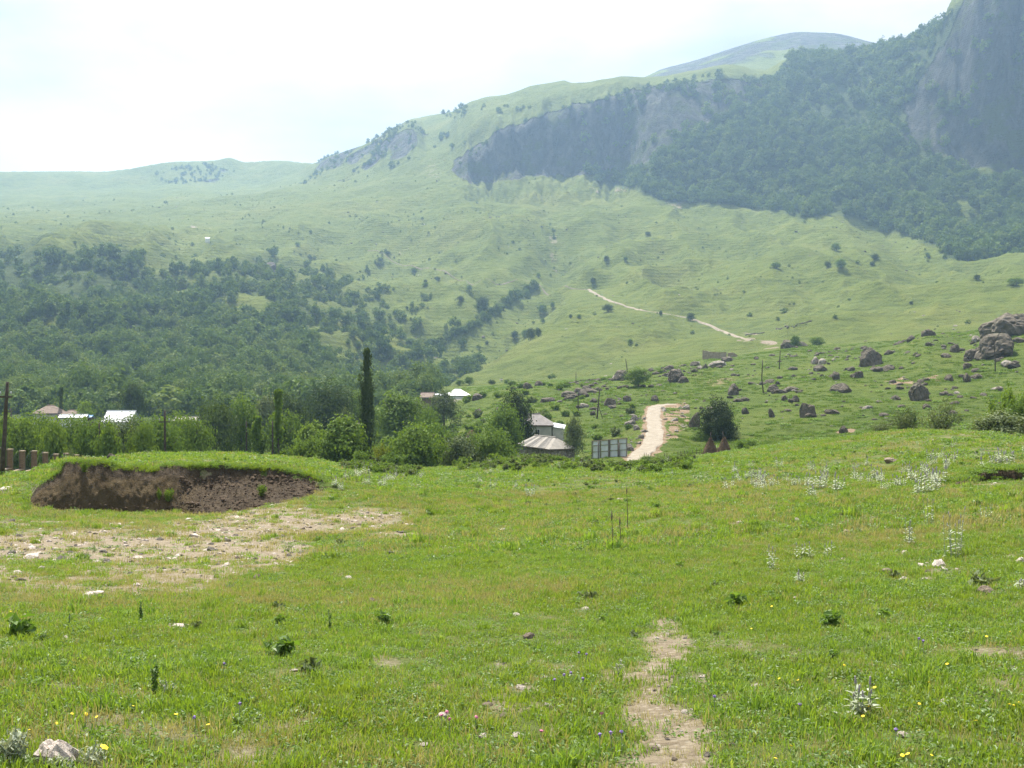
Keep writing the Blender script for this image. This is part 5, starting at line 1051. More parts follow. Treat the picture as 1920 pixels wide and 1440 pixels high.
def spike_mesh(L_):
    b = MB(); rs = np.random.default_rng(3); n = 9
    b.tube([(0, 0, L_ * i / 8) for i in range(9)], [.006] + [.011 * (1.25 if i % 2 else .85) * (1 - .05 * i) for i in range(1, 8)] + [.003], 7); return b.mesh('flower_spike', [M_SPIKE], True)
SPIKE = spike_mesh(.085)
def silver_parts(p, H, spread, nst, lab, seed, rosette=8):
    """near plant: every stem, leaf and flower spike a part of its own"""
    rs = np.random.default_rng(seed); o = tag(empty('silver_plant', p), lab, 'plant')
    for i in range(nst):
        a = rs.uniform(0, 6.283); q = spread * rs.random() ** .6; h = H * rs.uniform(.62, 1.0); bx, by = q * .7 * math.cos(a), q * .7 * math.sin(a); tx, ty = bx + .12 * h * math.cos(a) * rs.uniform(-.3, 1.2), by + .12 * h * math.sin(a)
        b = MB(); b.tube([(bx, by, -.02), ((bx + tx) / 2, (by + ty) / 2, h * .5), (tx, ty, h)], [.005, .0045, .003], 5); obj('stem', b.mesh('stem', [M_STEM]), o)
        obj('flower_spike', SPIKE, o, (tx, ty, h - .03), (rs.normal() * .08, rs.normal() * .08, 0), (.8, .8, rs.uniform(.35, .75)))
        nl = 5; ph = rs.uniform(0, 6.28)
        for k in range(nl):
            t = .12 + .72 * k / nl; s_ = .85 - .35 * t; c = (bx + (tx - bx) * t, by + (ty - by) * t, h * t)
            for sd in (0, math.pi): obj('leaf', LEAFM[k % 2], o, c, (rs.normal() * .25, -.25 + rs.normal() * .25, ph + sd + rs.normal() * .2), (s_ * rs.uniform(.7, 1.1),) * 3)
            ph += 1.57
    for i in range(rosette): obj('leaf', LEAFM[1], o, (rs.normal() * spread * .4, rs.normal() * spread * .4, .01), (rs.normal() * .2, -.3, rs.uniform(0, 6.28)), (rs.uniform(.5, .8),) * 3)
    return o
def silver_simple(seed, H=.42, spread=.16, nst=4):
    rs = np.random.default_rng(seed); v = []; q = []; mi = []; b = MB()
    for i in range(nst):
        a = rs.uniform(0, 6.283); bx, by = spread * rs.random() * math.cos(a), spread * rs.random() * math.sin(a); h = H * rs.uniform(.6, 1); tx = bx + .05 * rs.normal(); ty = by + .05 * rs.normal()
        b.tube([(bx, by, 0), (tx, ty, h)], [.006, .004], 4, 0); b.tube([(tx, ty, h - .02), (tx, ty, h + .03), (tx, ty, h + .07)], [.008, .014, .004], 5, 1); ph = rs.uniform(0, 6.28)
        for k in range(6):
            t = .08 + .75 * k / 6; L_ = .11 * (1.2 - .6 * t); w = .04 * (1.2 - .6 * t); z = h * t; cx, cy_ = bx + (tx - bx) * t, by + (ty - by) * t
            for sd in (0, math.pi):
                e = ph + sd; c_, s_ = math.cos(e), math.sin(e); b.add([(cx, cy_, z), (cx + c_ * L_ * .5 - s_ * w / 2, cy_ + s_ * L_ * .5 + c_ * w / 2, z + L_ * .32), (cx + c_ * L_, cy_ + s_ * L_, z + L_ * .12), (cx + c_ * L_ * .5 + s_ * w / 2, cy_ + s_ * L_ * .5 - c_ * w / 2, z + L_ * .32)], [(0, 1, 2, 3)], 2)
            ph += 1.5
    return b.mesh('silver_plant', [M_STEM, M_SPIKE, M_SILVER])
for i, (u, b_, t_, w, n_, lab) in enumerate([(1600,1345,1268,95,6,'nearest silvery leaved plant with several flower spikes, in the open grass'),(1790,1046,946,58,9,'tallest silvery plant of the slope, standing above the beige angular stone'),(1700,1024,966,48,6,'bushy silvery plant just left of the tallest one'),
      (1741,985,925,40,4,'slender silvery plant behind the two big silvery ones'),(1846,975,942,36,3,'small silvery plant right of the tallest one'),(1500,1046,1010,60,5,'low group of silvery stems in the middle of the slope'),(1447,1068,1020,34,3,'thin silvery plant left of the low silvery group'),(1552,1045,1008,36,3,'thin silvery plant right of the low silvery group'),(1512,1092,1068,56,4,'small silvery plant just below the low silvery group'),(1912,1105,1080,24,3,'silvery plant cut by the frame edge beside the rounded brown stone')]):
    p = hit(u, b_, 3, 100); silver_parts(p, px(b_ - t_, p) * .95, px(w, p) / 2, n_, lab, 900 + i, 6)
SS = [silver_simple(920 + i) for i in range(5)]
SPOTS = [((1385,900),38,26,13),((1412,893),26,18,8),((1440,905),24,18,8),((1505,900),40,24,13),((1535,905),22,18,7),((1600,890),26,16,9),((1700,900),40,22,13),((1745,905),30,22,9),((1765,872),40,14,9),((1650,905),24,18,7),((1880,880),40,20,10),((1850,850),60,12,8),((720,890),46,16,16),((900,905),30,12,6),((975,915),22,14,5),((1240,880),36,10,8),((940,862),40,8,8),((1060,872),60,8,8),((660,915),40,18,8)]
for (u0, v0), du, dv, n_ in SPOTS:
    for k in range(int(n_ * .75)):
        u, v = u0 + rng.normal() * du * .8, v0 + rng.normal() * dv * .7; p = hit(u, v, 12, 108); h = rng.uniform(.7, 1.4)
        tag(obj('silver_plant', SS[rng.integers(5)], None, p, (0, 0, rng.uniform(0, 6.28)), (h * 1.25, h * 1.25, h)), 'small distant silvery plant in a patch near the far rim of the meadow', 'plant', 'silvery plants in patches on the far meadow')
# weeds of the near corner and tall stalks
for i, (u, v, h, w, k, lab) in enumerate([(30,1436,95,110,2,'grey green leafy weed left of the large pinkish rock'),(170,1440,62,90,2,'grey green leafy weed right of the large pinkish rock'),(110,1448,40,80,2,'low grey green weed in front of the large pinkish rock'),(290,1300,92,26,0,'tall dark weed standing alone in the grass'),(312,1300,36,40,2,'short purple tipped weed at the foot of the tall dark weed'),
     (130,1172,38,7,0,'thin weed below the flat white slab'),(265,1165,70,7,0,'very thin tall weed beside the small round white stone'),(618,1178,52,12,0,'thin dark weed alone in the middle grass'),(1615,1000,22,30,1,'dark green leafy clump on the right meadow'),(1240,1062,26,42,1,'dark green leafy clump in the middle of the meadow'),(430,1105,26,40,0,'leafy clump at the edge of the bare gravel'),
     (178,1035,22,46,0,'green clump growing on the bare gravel'),(1345,1195,30,30,1,'dark clump near the upper end of the stony path'),(75,1205,44,80,1,'broad green weed patch at the frame edge'),(1160,1265,38,34,2,'grey green tuft beside the stony path'),(540,1035,26,36,0,'green clump at the right edge of the bare gravel')]):
    p = hit(u, v, 3, 60); H, W = px(h, p) * (.6 if k == 1 else .9), px(w, p) * (.6 if k == 1 else .8); vv, q, paths = stems_shrub(950 + i, H, W, nst=max(2, int(w / 6)), per=int(7 + h / 6), leaf=min(.04, max(.014, H * .075)), start=.1)
    o = tag(empty('weed', p), lab, 'weed'); b = MB()
    for pa in paths: b.tube([tuple(t) for t in pa], [.004] * 5 + [.002], 4, cap=False)
    obj('stem', b.mesh('stem', [M_STEM]), o); obj('leaves', leaf_mesh('leaves', (vv, q), (M_HERB, M_HERB, M_SILVER)[k]), o)
M_STALK = m_simple('dry_stalk', (0.10, 0.09, 0.05), (0.2, 0.17, 0.1), 20, .9, .002)
for u, b_, t_, lab in [(1176,992,925,'tall bare stalk standing in the middle meadow'),(1148,1032,975,'thin green stalk left of the tall bare one'),(1163,1020,985,'short stalk between the two taller stalks')]:
    p = hit(u, b_, 5, 80); h = px(b_ - t_, p); b = MB(); b.tube([(0, 0, -.05), (.01, 0, h * .5), (-.01, 0, h)], [.014, .011, .006], 5); o = tag(empty('dry_stalk', p), lab, 'stalk'); obj('stem', b.mesh('stem', [M_STALK]), o)
    b = MB(); b.tube([(-.01, 0, h - .02), (-.01, 0, h + .08), (-.012, 0, h + .2)], [.008, .02, .004], 6); obj('seed_head', b.mesh('seed_head', [M_STALK], True), o)
M_YEL = m_simple('yellow_petals', (0.85, 0.58, 0.02), (0.95, 0.70, 0.04), 60, .7, .001); M_PINK = m_simple('clover_head', (0.42, 0.10, 0.20), (0.55, 0.2, 0.3), 60, .8, .002); M_VIO = m_simple('violet_head', (0.18, 0.13, 0.32), (0.28, 0.2, 0.42), 60, .8, .002)
def flower_meshes(m, r, flat):
    b = MB(); n = 12; b.add([(0, 0, r * .35)] + [(r * (1 if k % 2 else .8) * math.cos(6.283 * k / n), r * (1 if k % 2 else .8) * math.sin(6.283 * k / n), r * .12) for k in range(n)] + [(0, 0, -r * .3)], [(0, 1 + k, 1 + (k + 1) % n) for k in range(n)] + [(n + 1, 1 + (k + 1) % n, 1 + k) for k in range(n)])
    me = b.mesh('flower_head', [m]); me.transform(Matrix.Diagonal((1, 1, flat, 1))); return me
st = MB(); st.tube([(0, 0, -.02), (.004, 0, .06), (0, 0, .12)], [.0022] * 3, 4); ST_M = st.mesh('stem', [M_STEM])
FH = {'yellow': flower_meshes(M_YEL, .026, 1.0), 'pink': flower_meshes(M_PINK, .016, 2.2), 'violet': flower_meshes(M_VIO, .013, 3.5)}
def flower(u, v, kind, s_, lab, grp):
    p = hit(u, v + 6, 3, 60); o = tag(empty(kind + '_flower', p, rng.uniform(0, 6.28), s_), lab, 'flower', grp); obj('stem', ST_M, o); obj('flower_head', FH[kind], o, (0, 0, .12), (rng.normal() * .35, rng.normal() * .35, 0))
for u, v in [(1447,1142),(1461,1279),(1496,1281),(1742,1291),(1753,1278),(1724,1329),(1618,1354),(1722,1378),(1483,1412),(1692,1432),(1702,1430),(1747,1425),(1893,1332),(1901,1330),(1910,1326),(1454,1434),(1629,1337),(1409,1182),(1894,1190),(181,1354),(106,1366),(330,1351),(135,1347),(161,1352),(55,1377),(1776,1255),(1583,1255),(1640,1300),(1632,1275),(60,1180),(20,1150),(1830,1360),(390,1370),(250,1330),(1850,1200),(1560,1420)]:
    flower(u, v, 'yellow', rng.uniform(.38, .6), 'small yellow flower on a short stem in the near grass', 'yellow flowers dotted in the near meadow')
flower(195, 1436, 'yellow', 1.0, 'biggest yellow flower at the bottom edge beside the leafy weed', None)
for u, v in [(828,1368),(843,1376),(893,1372),(838,1362),(1015,1400),(1128,1365)]: flower(u, v, 'pink', 1.0, 'pink clover head near the bright white stones', 'pink clover heads in the near grass')
for u, v in [(1058,1290),(1071,1286),(1093,1298),(1145,1408),(1165,1406),(1125,1412),(1085,1245),(1100,1248),(1040,1300),(1680,1405),(1723,1220),(1731,1225),(420,1268),(365,1378),(450,1350),(1500,1352),(1340,1335)]: flower(u, v, 'violet', 1.1, 'tiny violet flower spike low in the near grass', 'violet flower spikes in the near meadow')

# ------------------------------------------------------------------ poles and wires
M_POLE = m_simple('weathered_pole', (0.045, 0.035, 0.028), (0.11, 0.085, 0.065), 5, .95, .02); M_INS = m_simple('insulator', (0.28, 0.3, 0.28), (0.5, 0.5, 0.48), 9, .3, .001); M_WIRE = m_simple('wire', (0.12, 0.12, 0.12), (0.2, 0.2, 0.2), 9, .5, .001)
def pole(u, r, vt, vb, lab, ut=None, arm=None, bend=0., rad=.13, stay=False):
    p = hit(u, vb, 60, 600) if r is None else at(u, r); H = (720 - vt) / F * p.y - p.z; lean = ((ut or u) - u) / F * p.y; o = tag(empty('utility_pole', p), lab, 'pole')
    b = MB(); b.tube([(0, 0, -.6), (lean * .45 + bend, .05, H * .45), (lean * .8 + bend * .4, 0, H * .8), (lean, 0, H)], [rad * 1.2, rad, rad * .85, rad * .72], 8); obj('post', b.mesh('post', [M_POLE], True), o)
    tips = [p + Vector((lean, 0, H - .1))]
    if arm:
        za, wa = H - arm[0] / F * p.y, arm[1] / F * p.y; xa = lean * za / H; b = MB(); b.box((xa, -.12, za), (wa, .1, .12)); obj('crossarm', b.mesh('crossarm', [M_POLE]), o); tips = []
        for s_ in (-1, 1):
            b = MB(); x_ = xa + s_ * wa * .44; b.tube([(x_, -.12, za), (x_, -.12, za + .22)], [.02, .02], 5); b.tube([(x_, -.12, za + .18), (x_, -.12, za + .24), (x_, -.12, za + .36)], [.05, .075, .04], 7); obj('insulator', b.mesh('insulator', [M_INS], True), o); tips.append(p + Vector((x_, -.12, za + .3)))
    if stay: b = MB(); b.tube([(lean * .5, 0, H * .45), (1.3, -.4, -.1)], [.07, .08], 6); obj('prop', b.mesh('prop', [M_POLE], True), o)
    return tips
def wire(a, b_, lab, sag=.5, rad=.012):
    m = MB(); m.tube([a.lerp(b_, t) - Vector((0, 0, sag * 4 * t * (1 - t))) for t in np.linspace(0, 1, 13)], [rad] * 13, 4); tag(obj('power_wire', m.mesh('power_wire', [M_WIRE])), lab, 'wire')
t1 = pole(3, 75, 716, 895, 'tall wooden pole with crossarm at the frame edge before the brick pillars', ut=14, arm=(28, 23), rad=.135)
t2 = pole(309, 112, 770, 846, 'wooden pole with crossarm rising behind the grassy mound', arm=(21, 21), rad=.13)
t3 = pole(462, 124, 790, 850, 'thin garden pole left of the vine covered narrow tree', rad=.1); t4 = pole(511, 120, 790, 850, 'thin garden pole next to the ivy covered post', rad=.09); pole(186, 112, 793, 850, 'short dark post half hidden in the hedge below the white roof', rad=.1)
pole(1119, None, 727, 785, 'leaning wooden pole with a prop left of the dirt road', ut=1125, rad=.14, stay=True); pole(1084, None, 735, 771, 'short upright pole among the rocks left of the leaning pole', rad=.12); pole(1080, 330, 698, 720, 'small distant pole on the crest above the rocks', rad=.11)
pole(1178, None, 673, 706, 'slanted pole standing on the rocky outcrop of the crest', ut=1173, rad=.15); pole(1256, None, 691, 719, 'pole beside the wedge shaped boulder', ut=1258, rad=.14); pole(1432, None, 675, 738, 'tall bent pole in the middle of the boulder hill', ut=1430, bend=-.35, rad=.14); pole(1428, 405, 677, 692, 'short pole directly behind the tall bent pole', rad=.15)
pole(1461, None, 657, 692, 'straight pole on the crest near the small far trees', ut=1463, rad=.15); pole(1866, None, 631, 699, 'thin curved pole in front of the broad rock slab', ut=1862, bend=.25, rad=.13)
o = tag(empty('trestle_pole', at(19, 240)), 'two legged trestle pole far behind the hedge at the frame edge', 'pole')
for s_ in (-1, 1): b = MB(); b.tube([(s_ * .9, 0, -.3), (s_ * .12, 0, 8.2)], [.12, .09], 6); obj('leg', b.mesh('leg', [M_POLE], True), o)
b = MB(); b.box((0, 0, 7.6), (2.0, .1, .14)); obj('crossarm', b.mesh('crossarm', [M_POLE]), o)
ga, gb = at(330, 150) + Vector((0, 0, 0)), None
for k, (dz, lab) in enumerate([(-.3, 'upper thin wire running from the garden pole across the leafy tree'), (-1.0, 'middle sagging wire from the garden pole across the leafy tree'), (-1.7, 'lower sagging wire from the garden pole across the leafy tree')]):
    p = t3[0] + Vector((0, 0, dz)); q = at(322, 128); q.z = p.z - (.1 if k == 0 else .9); wire(p, q, lab, .05 if k == 0 else .5)
wire(t3[0], t4[0], 'thin wire strung between the two garden poles', .25); wire(t2[0], at(120, 150) + Vector((0, 0, 8.2)), 'thin wire from the cross armed pole towards the white roof', .4)
wire(t1[1], t2[0], 'long thin wire between the two cross armed poles', .9, .009)

# ------------------------------------------------------------------ brick fence
def m_brick():
    m, nt, out = mat('brick'); vec = nt.nodes.new('ShaderNodeTexCoord').outputs['Object']; mp = nt.nodes.new('ShaderNodeMapping'); mp.inputs['Rotation'].default_value = (math.radians(90), 0, 0); nt.links.new(vec, mp.inputs['Vector'])
    bt = N(nt, 'ShaderNodeTexBrick', Scale=1.0); bt.inputs['Color1'].default_value = (0.17, 0.09, 0.05, 1); bt.inputs['Color2'].default_value = (0.25, 0.145, 0.085, 1); bt.inputs['Mortar'].default_value = (0.24, 0.205, 0.16, 1); bt.inputs['Brick Width'].default_value = .26; bt.inputs['Row Height'].default_value = .085; bt.inputs['Mortar Size'].default_value = .012; nt.links.new(mp.outputs[0], bt.inputs['Vector'])
    c = mixc(nt, .35, bt.outputs['Color'], ramp(nt, noise(nt, 3, vec, 6), [(.3, (.12, .075, .045)), (.7, (.3, .21, .13))])); principled(nt, out, c, .9, bump(nt, bt.outputs['Fac'], -.012), .2); return m
M_BRICK = m_brick(); M_CAP = m_simple('pale_cap', (0.30, 0.22, 0.15), (0.42, 0.33, 0.24), 4, .9, .01); M_IRON = m_simple('painted_iron', (0.03, 0.045, 0.036), (0.06, 0.08, 0.065), 8, .85, .002, spec=.1)
FP = [(18.7,841.7),(41.7,844.7),(64,845),(85,848),(105,851),(124,849.5),(143,852.5),(160,856),(176,857.5),(191,859.5)]
fence = tag(empty('brick_fence', at(18.7, 84)), 'brick fence of square pillars with arched iron railings on a low brick wall', 'fence'); fo = fence.location
tops = []
for i, (u, vt) in enumerate(FP):
    r = 84 + 2.4 * i; p = at(u, r); zt = (720 - vt) / F * p.y; tops.append((p.x, p.y, zt, p.z))
tops.insert(0, tuple(Vector(tops[0]) * 2 - Vector(tops[1])))
for i, (x_, y_, zt, zb) in enumerate(tops):
    zb = min(zb, zt - 2.2) - .3; b = MB(); b.box((x_ - fo.x, y_ - fo.y, (zt - .1 + zb) / 2 - fo.z), (.34, .34, zt - .1 - zb), .1); pil = obj('pillar', b.mesh('pillar', [M_BRICK]), fence)
    b = MB(); b.box((x_ - fo.x, y_ - fo.y, zt - .05 - fo.z), (.40, .40, .1), .1); obj('cap', b.mesh('cap', [M_CAP]), pil)
    if i == len(tops) - 1: break
    x2, y2, zt2, zb2 = tops[i + 1]; zb2 = min(zb2, zt2 - 2.2) - .3; A, B = Vector((x_, y_, 0)) - Vector((fo.x, fo.y, 0)), Vector((x2, y2, 0)) - Vector((fo.x, fo.y, 0)); d = B - A; ln = d.length; rz = math.atan2(d.y, d.x); wt = (zt + zt2) / 2 - 1.62 - fo.z; wb = min(zb, zb2) - fo.z
    b = MB(); b.box(((A + B) / 2 + Vector((0, 0, (wt + wb) / 2))), (ln - .4, .3, wt - wb), rz); wl = obj('base_wall', b.mesh('base_wall', [M_BRICK]), fence)
    b = MB(); b.box(((A + B) / 2 + Vector((0, 0, wt + .03))), (ln - .4, .36, .06), rz); obj('coping', b.mesh('coping', [M_CAP]), wl)
    rail = MB(); dn_ = d.normalized(); H0 = wt + .1; arch = [A + dn_ * (.25 + (ln - .5) * t) + Vector((0, 0, H0 + .55 + .95 * math.sin(t * math.pi / 2))) for t in np.linspace(0, 1, 9)]
    rail.tube(arch, [.014] * 9, 5); rail.tube([A + dn_ * .22 + Vector((0, 0, H0 + .08)), B - dn_ * .22 + Vector((0, 0, H0 + .08))], [.02, .02], 5); rg = obj('railing', rail.mesh('railing', [M_IRON]), fence)
    for k in range(1, 9): t = k / 9; q = A + dn_ * (.25 + (ln - .5) * t); b = MB(); b.tube([q + Vector((0, 0, H0 + .02)), q + Vector((0, 0, H0 + .53 + .95 * math.sin(t * math.pi / 2)))], [.012, .012], 4); obj('bar', b.mesh('bar', [M_IRON]), rg)

# ------------------------------------------------------------------ billboard seen from behind
M_SHEET = m_simple('grey_sheet', (0.46, 0.49, 0.49), (0.64, 0.67, 0.66), 1.2, .6, .01); M_FRAME = m_simple('rusty_frame', (0.10, 0.085, 0.07), (0.20, 0.17, 0.14), 4, .7, .004)
pL, pR = at(1111, 152), at(1176, 147); zTL, zTR = (720 - 827) / F * pL.y, (720 - 821.5) / F * pR.y; base = (pL + pR) / 2; bb = tag(empty('billboard', base), 'large billboard seen from its back, grey sheets on a dark frame beside the road', 'billboard')
d = Vector((pR.x - pL.x, pR.y - pL.y, 0)); Wd = d.length; rz = math.atan2(d.y, d.x); bb.rotation_euler = (0, 0, rz); bb.rotation_euler[1] = 0; Ht = (zTL + zTR) / 2 - base.z; slope = (zTR - zTL) / Wd
colx = [0, .245, .5, .755, 1]; bz = .35; rows = [0, .37, .72, 1]
for i in range(4):
    for j in range(3):
        x0, x1 = (colx[i] - .5) * Wd + .05, (colx[i + 1] - .5) * Wd - .05; z0, z1 = bz + rows[j] * (Ht - bz) + .03, bz + rows[j + 1] * (Ht - bz) - .03; sh = slope * (x0 + x1) / 2
        b = MB(); b.box(((x0 + x1) / 2, .03 * ((i + j) % 2), (z0 + z1) / 2 + sh), (x1 - x0, .02, z1 - z0)); obj('panel', b.mesh('panel', [M_SHEET]), bb)
for i, cx in enumerate(colx): w_ = .34 if i == 2 else .1; x_ = (cx - .5) * Wd; b = MB(); b.box((x_, -.1, (Ht + bz) / 2 + slope * x_), (w_, .14, Ht - bz + .06)); obj('upright', b.mesh('upright', [M_FRAME]), bb)
for j, rr in enumerate(rows): b = MB(); b.tube([(-Wd / 2 - .04, -.06, bz + rr * (Ht - bz) - slope * Wd / 2), (Wd / 2 + .04, -.06, bz + rr * (Ht - bz) + slope * Wd / 2)], [.05 if j < 3 else .085] * 2, 4); obj('crossbar', b.mesh('crossbar', [M_FRAME if j < 3 else M_CAP]), bb)
for s_ in (-.3, .3): b = MB(); b.tube([(s_ * Wd, -.2, -.5), (s_ * Wd, -.2, Ht * .9)], [.09, .08], 8); obj('post', b.mesh('post', [M_FRAME], True), bb)

# ------------------------------------------------------------------ houses
M_WALL = m_simple('plaster', (0.40, 0.39, 0.34), (0.56, 0.54, 0.47), .8, .9, .02); M_WHITE = m_simple('white_wall', (0.62, 0.61, 0.57), (0.76, 0.75, 0.71), .8, .85, .01); M_GLASS = m_simple('window_glass', (0.02, 0.025, 0.03), (0.05, 0.06, 0.065), 2, .12, .0, spec=.6); M_DARKW = m_simple('dark_wood', (0.08, 0.055, 0.04), (0.16, 0.115, 0.08), 3, .9, .01)
M_SLATE = m_simple('roof_grey', (0.14, 0.13, 0.115), (0.23, 0.21, 0.19), 1.6, .85, .02); M_SLATE_L = m_simple('roof_pale', (0.24, 0.22, 0.19), (0.34, 0.31, 0.27), 1.6, .85, .02); M_SLATE_D = m_simple('roof_dark', (0.09, 0.085, 0.075), (0.16, 0.15, 0.135), 1.6, .85, .02); M_BROWNR = m_simple('roof_brown', (0.15, 0.11, 0.085), (0.25, 0.19, 0.15), 1.4, .85, .02); M_PINKR = m_simple('roof_pinkish', (0.17, 0.155, 0.145), (0.26, 0.24, 0.225), 1.4, .85, .02)
M_METAL = m_simple('roof_metal', (0.46, 0.48, 0.50), (0.60, 0.61, 0.62), 1.5, .45, .01, spec=.5); M_BLUE = m_simple('blue_metal', (0.14, 0.30, 0.52), (0.22, 0.40, 0.62), 2, .5, .01)
def m_stone_wall():
    m, nt, out = mat('rubble_masonry'); vec = nt.nodes.new('ShaderNodeTexCoord').outputs['Object']; vo = N(nt, 'ShaderNodeTexVoronoi', Scale=2.6); nt.links.new(vec, vo.inputs['Vector']); ve = N(nt, 'ShaderNodeTexVoronoi', Scale=2.6, feature='DISTANCE_TO_EDGE'); nt.links.new(vec, ve.inputs['Vector'])
    sp = nt.nodes.new('ShaderNodeSeparateXYZ'); nt.links.new(vo.outputs['Color'], sp.inputs[0]); c = ramp(nt, sp.outputs[0], [(0, (.16, .14, .11)), (.5, (.27, .24, .19)), (1, (.40, .36, .29))]); e = rng_map(nt, ve.outputs['Distance'], 0.0, .09); c = mixc(nt, e, (.13, .115, .09), c)
    principled(nt, out, c, .95, bump(nt, e, .06), .1); return m
M_STONEW = m_stone_wall()
def quad_part(name, pts, m, parent, th=.08):
    a = [Vector(p) for p in pts]; n_ = (a[1] - a[0]).cross(a[-1] - a[0]).normalized() * th; k = len(a); vs2 = a + [p - n_ for p in a]; fs = [tuple(range(k)), tuple(reversed(range(k, 2 * k)))] + [(i, i + k, (i + 1) % k + k, (i + 1) % k) for i in range(k)]
    return obj(name, new_mesh(name, vs2, fs, [m]), parent)
def window(parent, x, y, z, w, h, rz=0., nrm=(0, -1)):
    n_ = Vector((nrm[0], nrm[1], 0)); c = Vector((x, y, z)); t_ = Vector((-n_.y, n_.x, 0)); M3 = Matrix((t_, -n_, Vector((0, 0, 1)))).transposed(); f = MB()
    for dx, dz, sx, sz_ in ((-w / 2, 0, .09, h + .18), (w / 2, 0, .09, h + .18), (0, h / 2, w - .092, .09), (0, -h / 2, w - .092, .09), (0, 0, .05, h - .095)): f.box(c + t_ * dx + Vector((0, 0, dz)) + n_ * .03, (sx, .1, sz_), M=M3)
    fr = obj('window', f.mesh('window', [M_WHITE]), parent); g = MB(); g.box(c + n_ * .012, (w - .1, .03, h - .1), M=M3); obj('pane', g.mesh('pane', [M_GLASS]), fr)
def hip_house(name, u, r, rz, Lx, Ly, Hw, Hr, wall_m, roof_ms, lab, inset=None, eave=.35, strips=1, windows=(), z=None, cat='house', sink=.6):
    """local x runs along the long side; strips lays the front slope in separate sheets"""
    p = at(u, r)
    if z is not None: p.z = z - Hw
    o = tag(empty(name, p, rz), lab, cat); ins = Ly / 2 if inset is None else inset; t_ = .25; wl = MB()
    wl.box((0, -Ly / 2 + t_ / 2, (Hw - sink) / 2), (Lx, t_, Hw + sink)); wl.box((0, Ly / 2 - t_ / 2, (Hw - sink) / 2), (Lx, t_, Hw + sink)); wl.box((-Lx / 2 + t_ / 2, 0, (Hw - sink) / 2), (t_, Ly - 2 * t_ - .004, Hw + sink)); wl.box((Lx / 2 - t_ / 2, 0, (Hw - sink) / 2), (t_, Ly - 2 * t_ - .004, Hw + sink)); obj('wall', wl.mesh('wall', [wall_m]), o)
    x0, x1, y0, y1 = -Lx / 2 - eave, Lx / 2 + eave, -Ly / 2 - eave, Ly / 2 + eave; ze, zr = Hw + .02, Hw + Hr; ra, rb = Vector((-Lx / 2 + ins, 0, zr)), Vector((Lx / 2 - ins, 0, zr))
    if inset == 0: ra.x, rb.x = x0, x1
    rf = empty_part('roof', o)
    for j in range(strips):
        a, b_ = j / strips, (j + 1) / strips; lerp = lambda P, Q, t: P.lerp(Q, t); e0, e1 = Vector((x0, y0, ze)), Vector((x1, y0, ze)); q = [lerp(e0, e1, a), lerp(e0, e1, b_), lerp(ra, rb, b_), lerp(ra, rb, a)]; dz = Vector((0, 0, .03 * (j % 2)))
        quad_part('roof_sheet', [v + dz for v in q], roof_ms[j % len(roof_ms)], rf)
    quad_part('roof_sheet', [(x1, y1, ze), (x0, y1, ze), ra, rb], roof_ms[0], rf)
    if inset != 0:
        quad_part('roof_sheet', [(x1, y0, ze), (x1, y1, ze), rb], roof_ms[-1], rf); quad_part('roof_sheet', [(x0, y1, ze), (x0, y0, ze), ra], roof_ms[0], rf)
    else:
        for s_ in (-1, 1): quad_part('gable', [(s_ * (Lx / 2 - .02), -Ly / 2, Hw - .02), (s_ * (Lx / 2 - .02), Ly / 2, Hw - .02), (s_ * (Lx / 2 - .02), 0, zr - .1)], wall_m, o, .1 * s_)
    b = MB(); b.tube([ra + Vector((-.1, 0, .04)), rb + Vector((.1, 0, .04))], [.11, .11], 6); obj('ridge', b.mesh('ridge', [roof_ms[0]]), rf)
    f = MB(); f.box((0, y0 + .04, ze - .12), (x1 - x0, .06, .18)); f.box((x1 - .04, 0, ze - .12), (.06, y1 - y0 - .13, .18)); f.box((x0 + .04, 0, ze - .12), (.06, y1 - y0 - .13, .18)); obj('fascia', f.mesh('fascia', [M_DARKW]), o)
    for wx, wz, ww, wh in windows: window(o, wx, -Ly / 2, wz, ww, wh)
    return o
def empty_part(name, parent):
    b = MB(); b.box((0, 0, parent.get('_h', 0)), (.02, .02, .02)); o = bpy.data.objects.new(name, None); COL.objects.link(o); o.parent = parent; return o
# barn with striped hip roof: long side turned away to the far left
pc = at(1031, 165); rz_b = math.atan2(-12.0, 5.6); dirx = Vector((math.cos(rz_b), math.sin(rz_b), 0)); diry = Vector((-math.sin(rz_b), math.cos(rz_b), 0)); Lb, Wb = 12.5, 4.6
cb = Vector((pc.x, pc.y, 0)) - dirx * Lb / 2 + diry * Wb / 2
ub_ = 960 + F * cb.x / cb.y
barn = hip_house('stone_barn', ub_, math.hypot(cb.x, cb.y), rz_b, Lb, Wb, 2.6, 1.75, M_STONEW, [M_SLATE_L, M_SLATE_D, M_SLATE_L, M_SLATE_D, M_SLATE, M_SLATE_L, M_SLATE_D, M_SLATE, M_SLATE_L], 'low stone barn with a hipped roof of light and dark sheets', inset=2.3, strips=9, z=-10.7, cat='barn', sink=1.4)
h2 = hip_house('village_house', 1000, 197, -.12, 7.6, 6.4, 3.0, 2.1, M_WALL, [M_PINKR], 'pale house with small windows and pinkish hipped roof above the barn', windows=((-2.9, 1.55, .9, 1.3), (1.1, 1.55, .9, 1.3), (-.9, 1.55, .9, 1.3)), z=(720 - 796) / F * 197, inset=2.6)
lt = empty_part('porch', h2); quad_part('porch_roof', [(3.85, -3.1, 2.75), (6.3, -2.9, 2.35), (6.3, 1.6, 2.9), (3.95, 1.6, 3.35)], M_METAL, lt); b = MB(); b.box((5.0, -.7, 1.0), (2.0, 4.0, 3.2)); obj('porch_wall', b.mesh('porch_wall', [M_WALL]), lt)
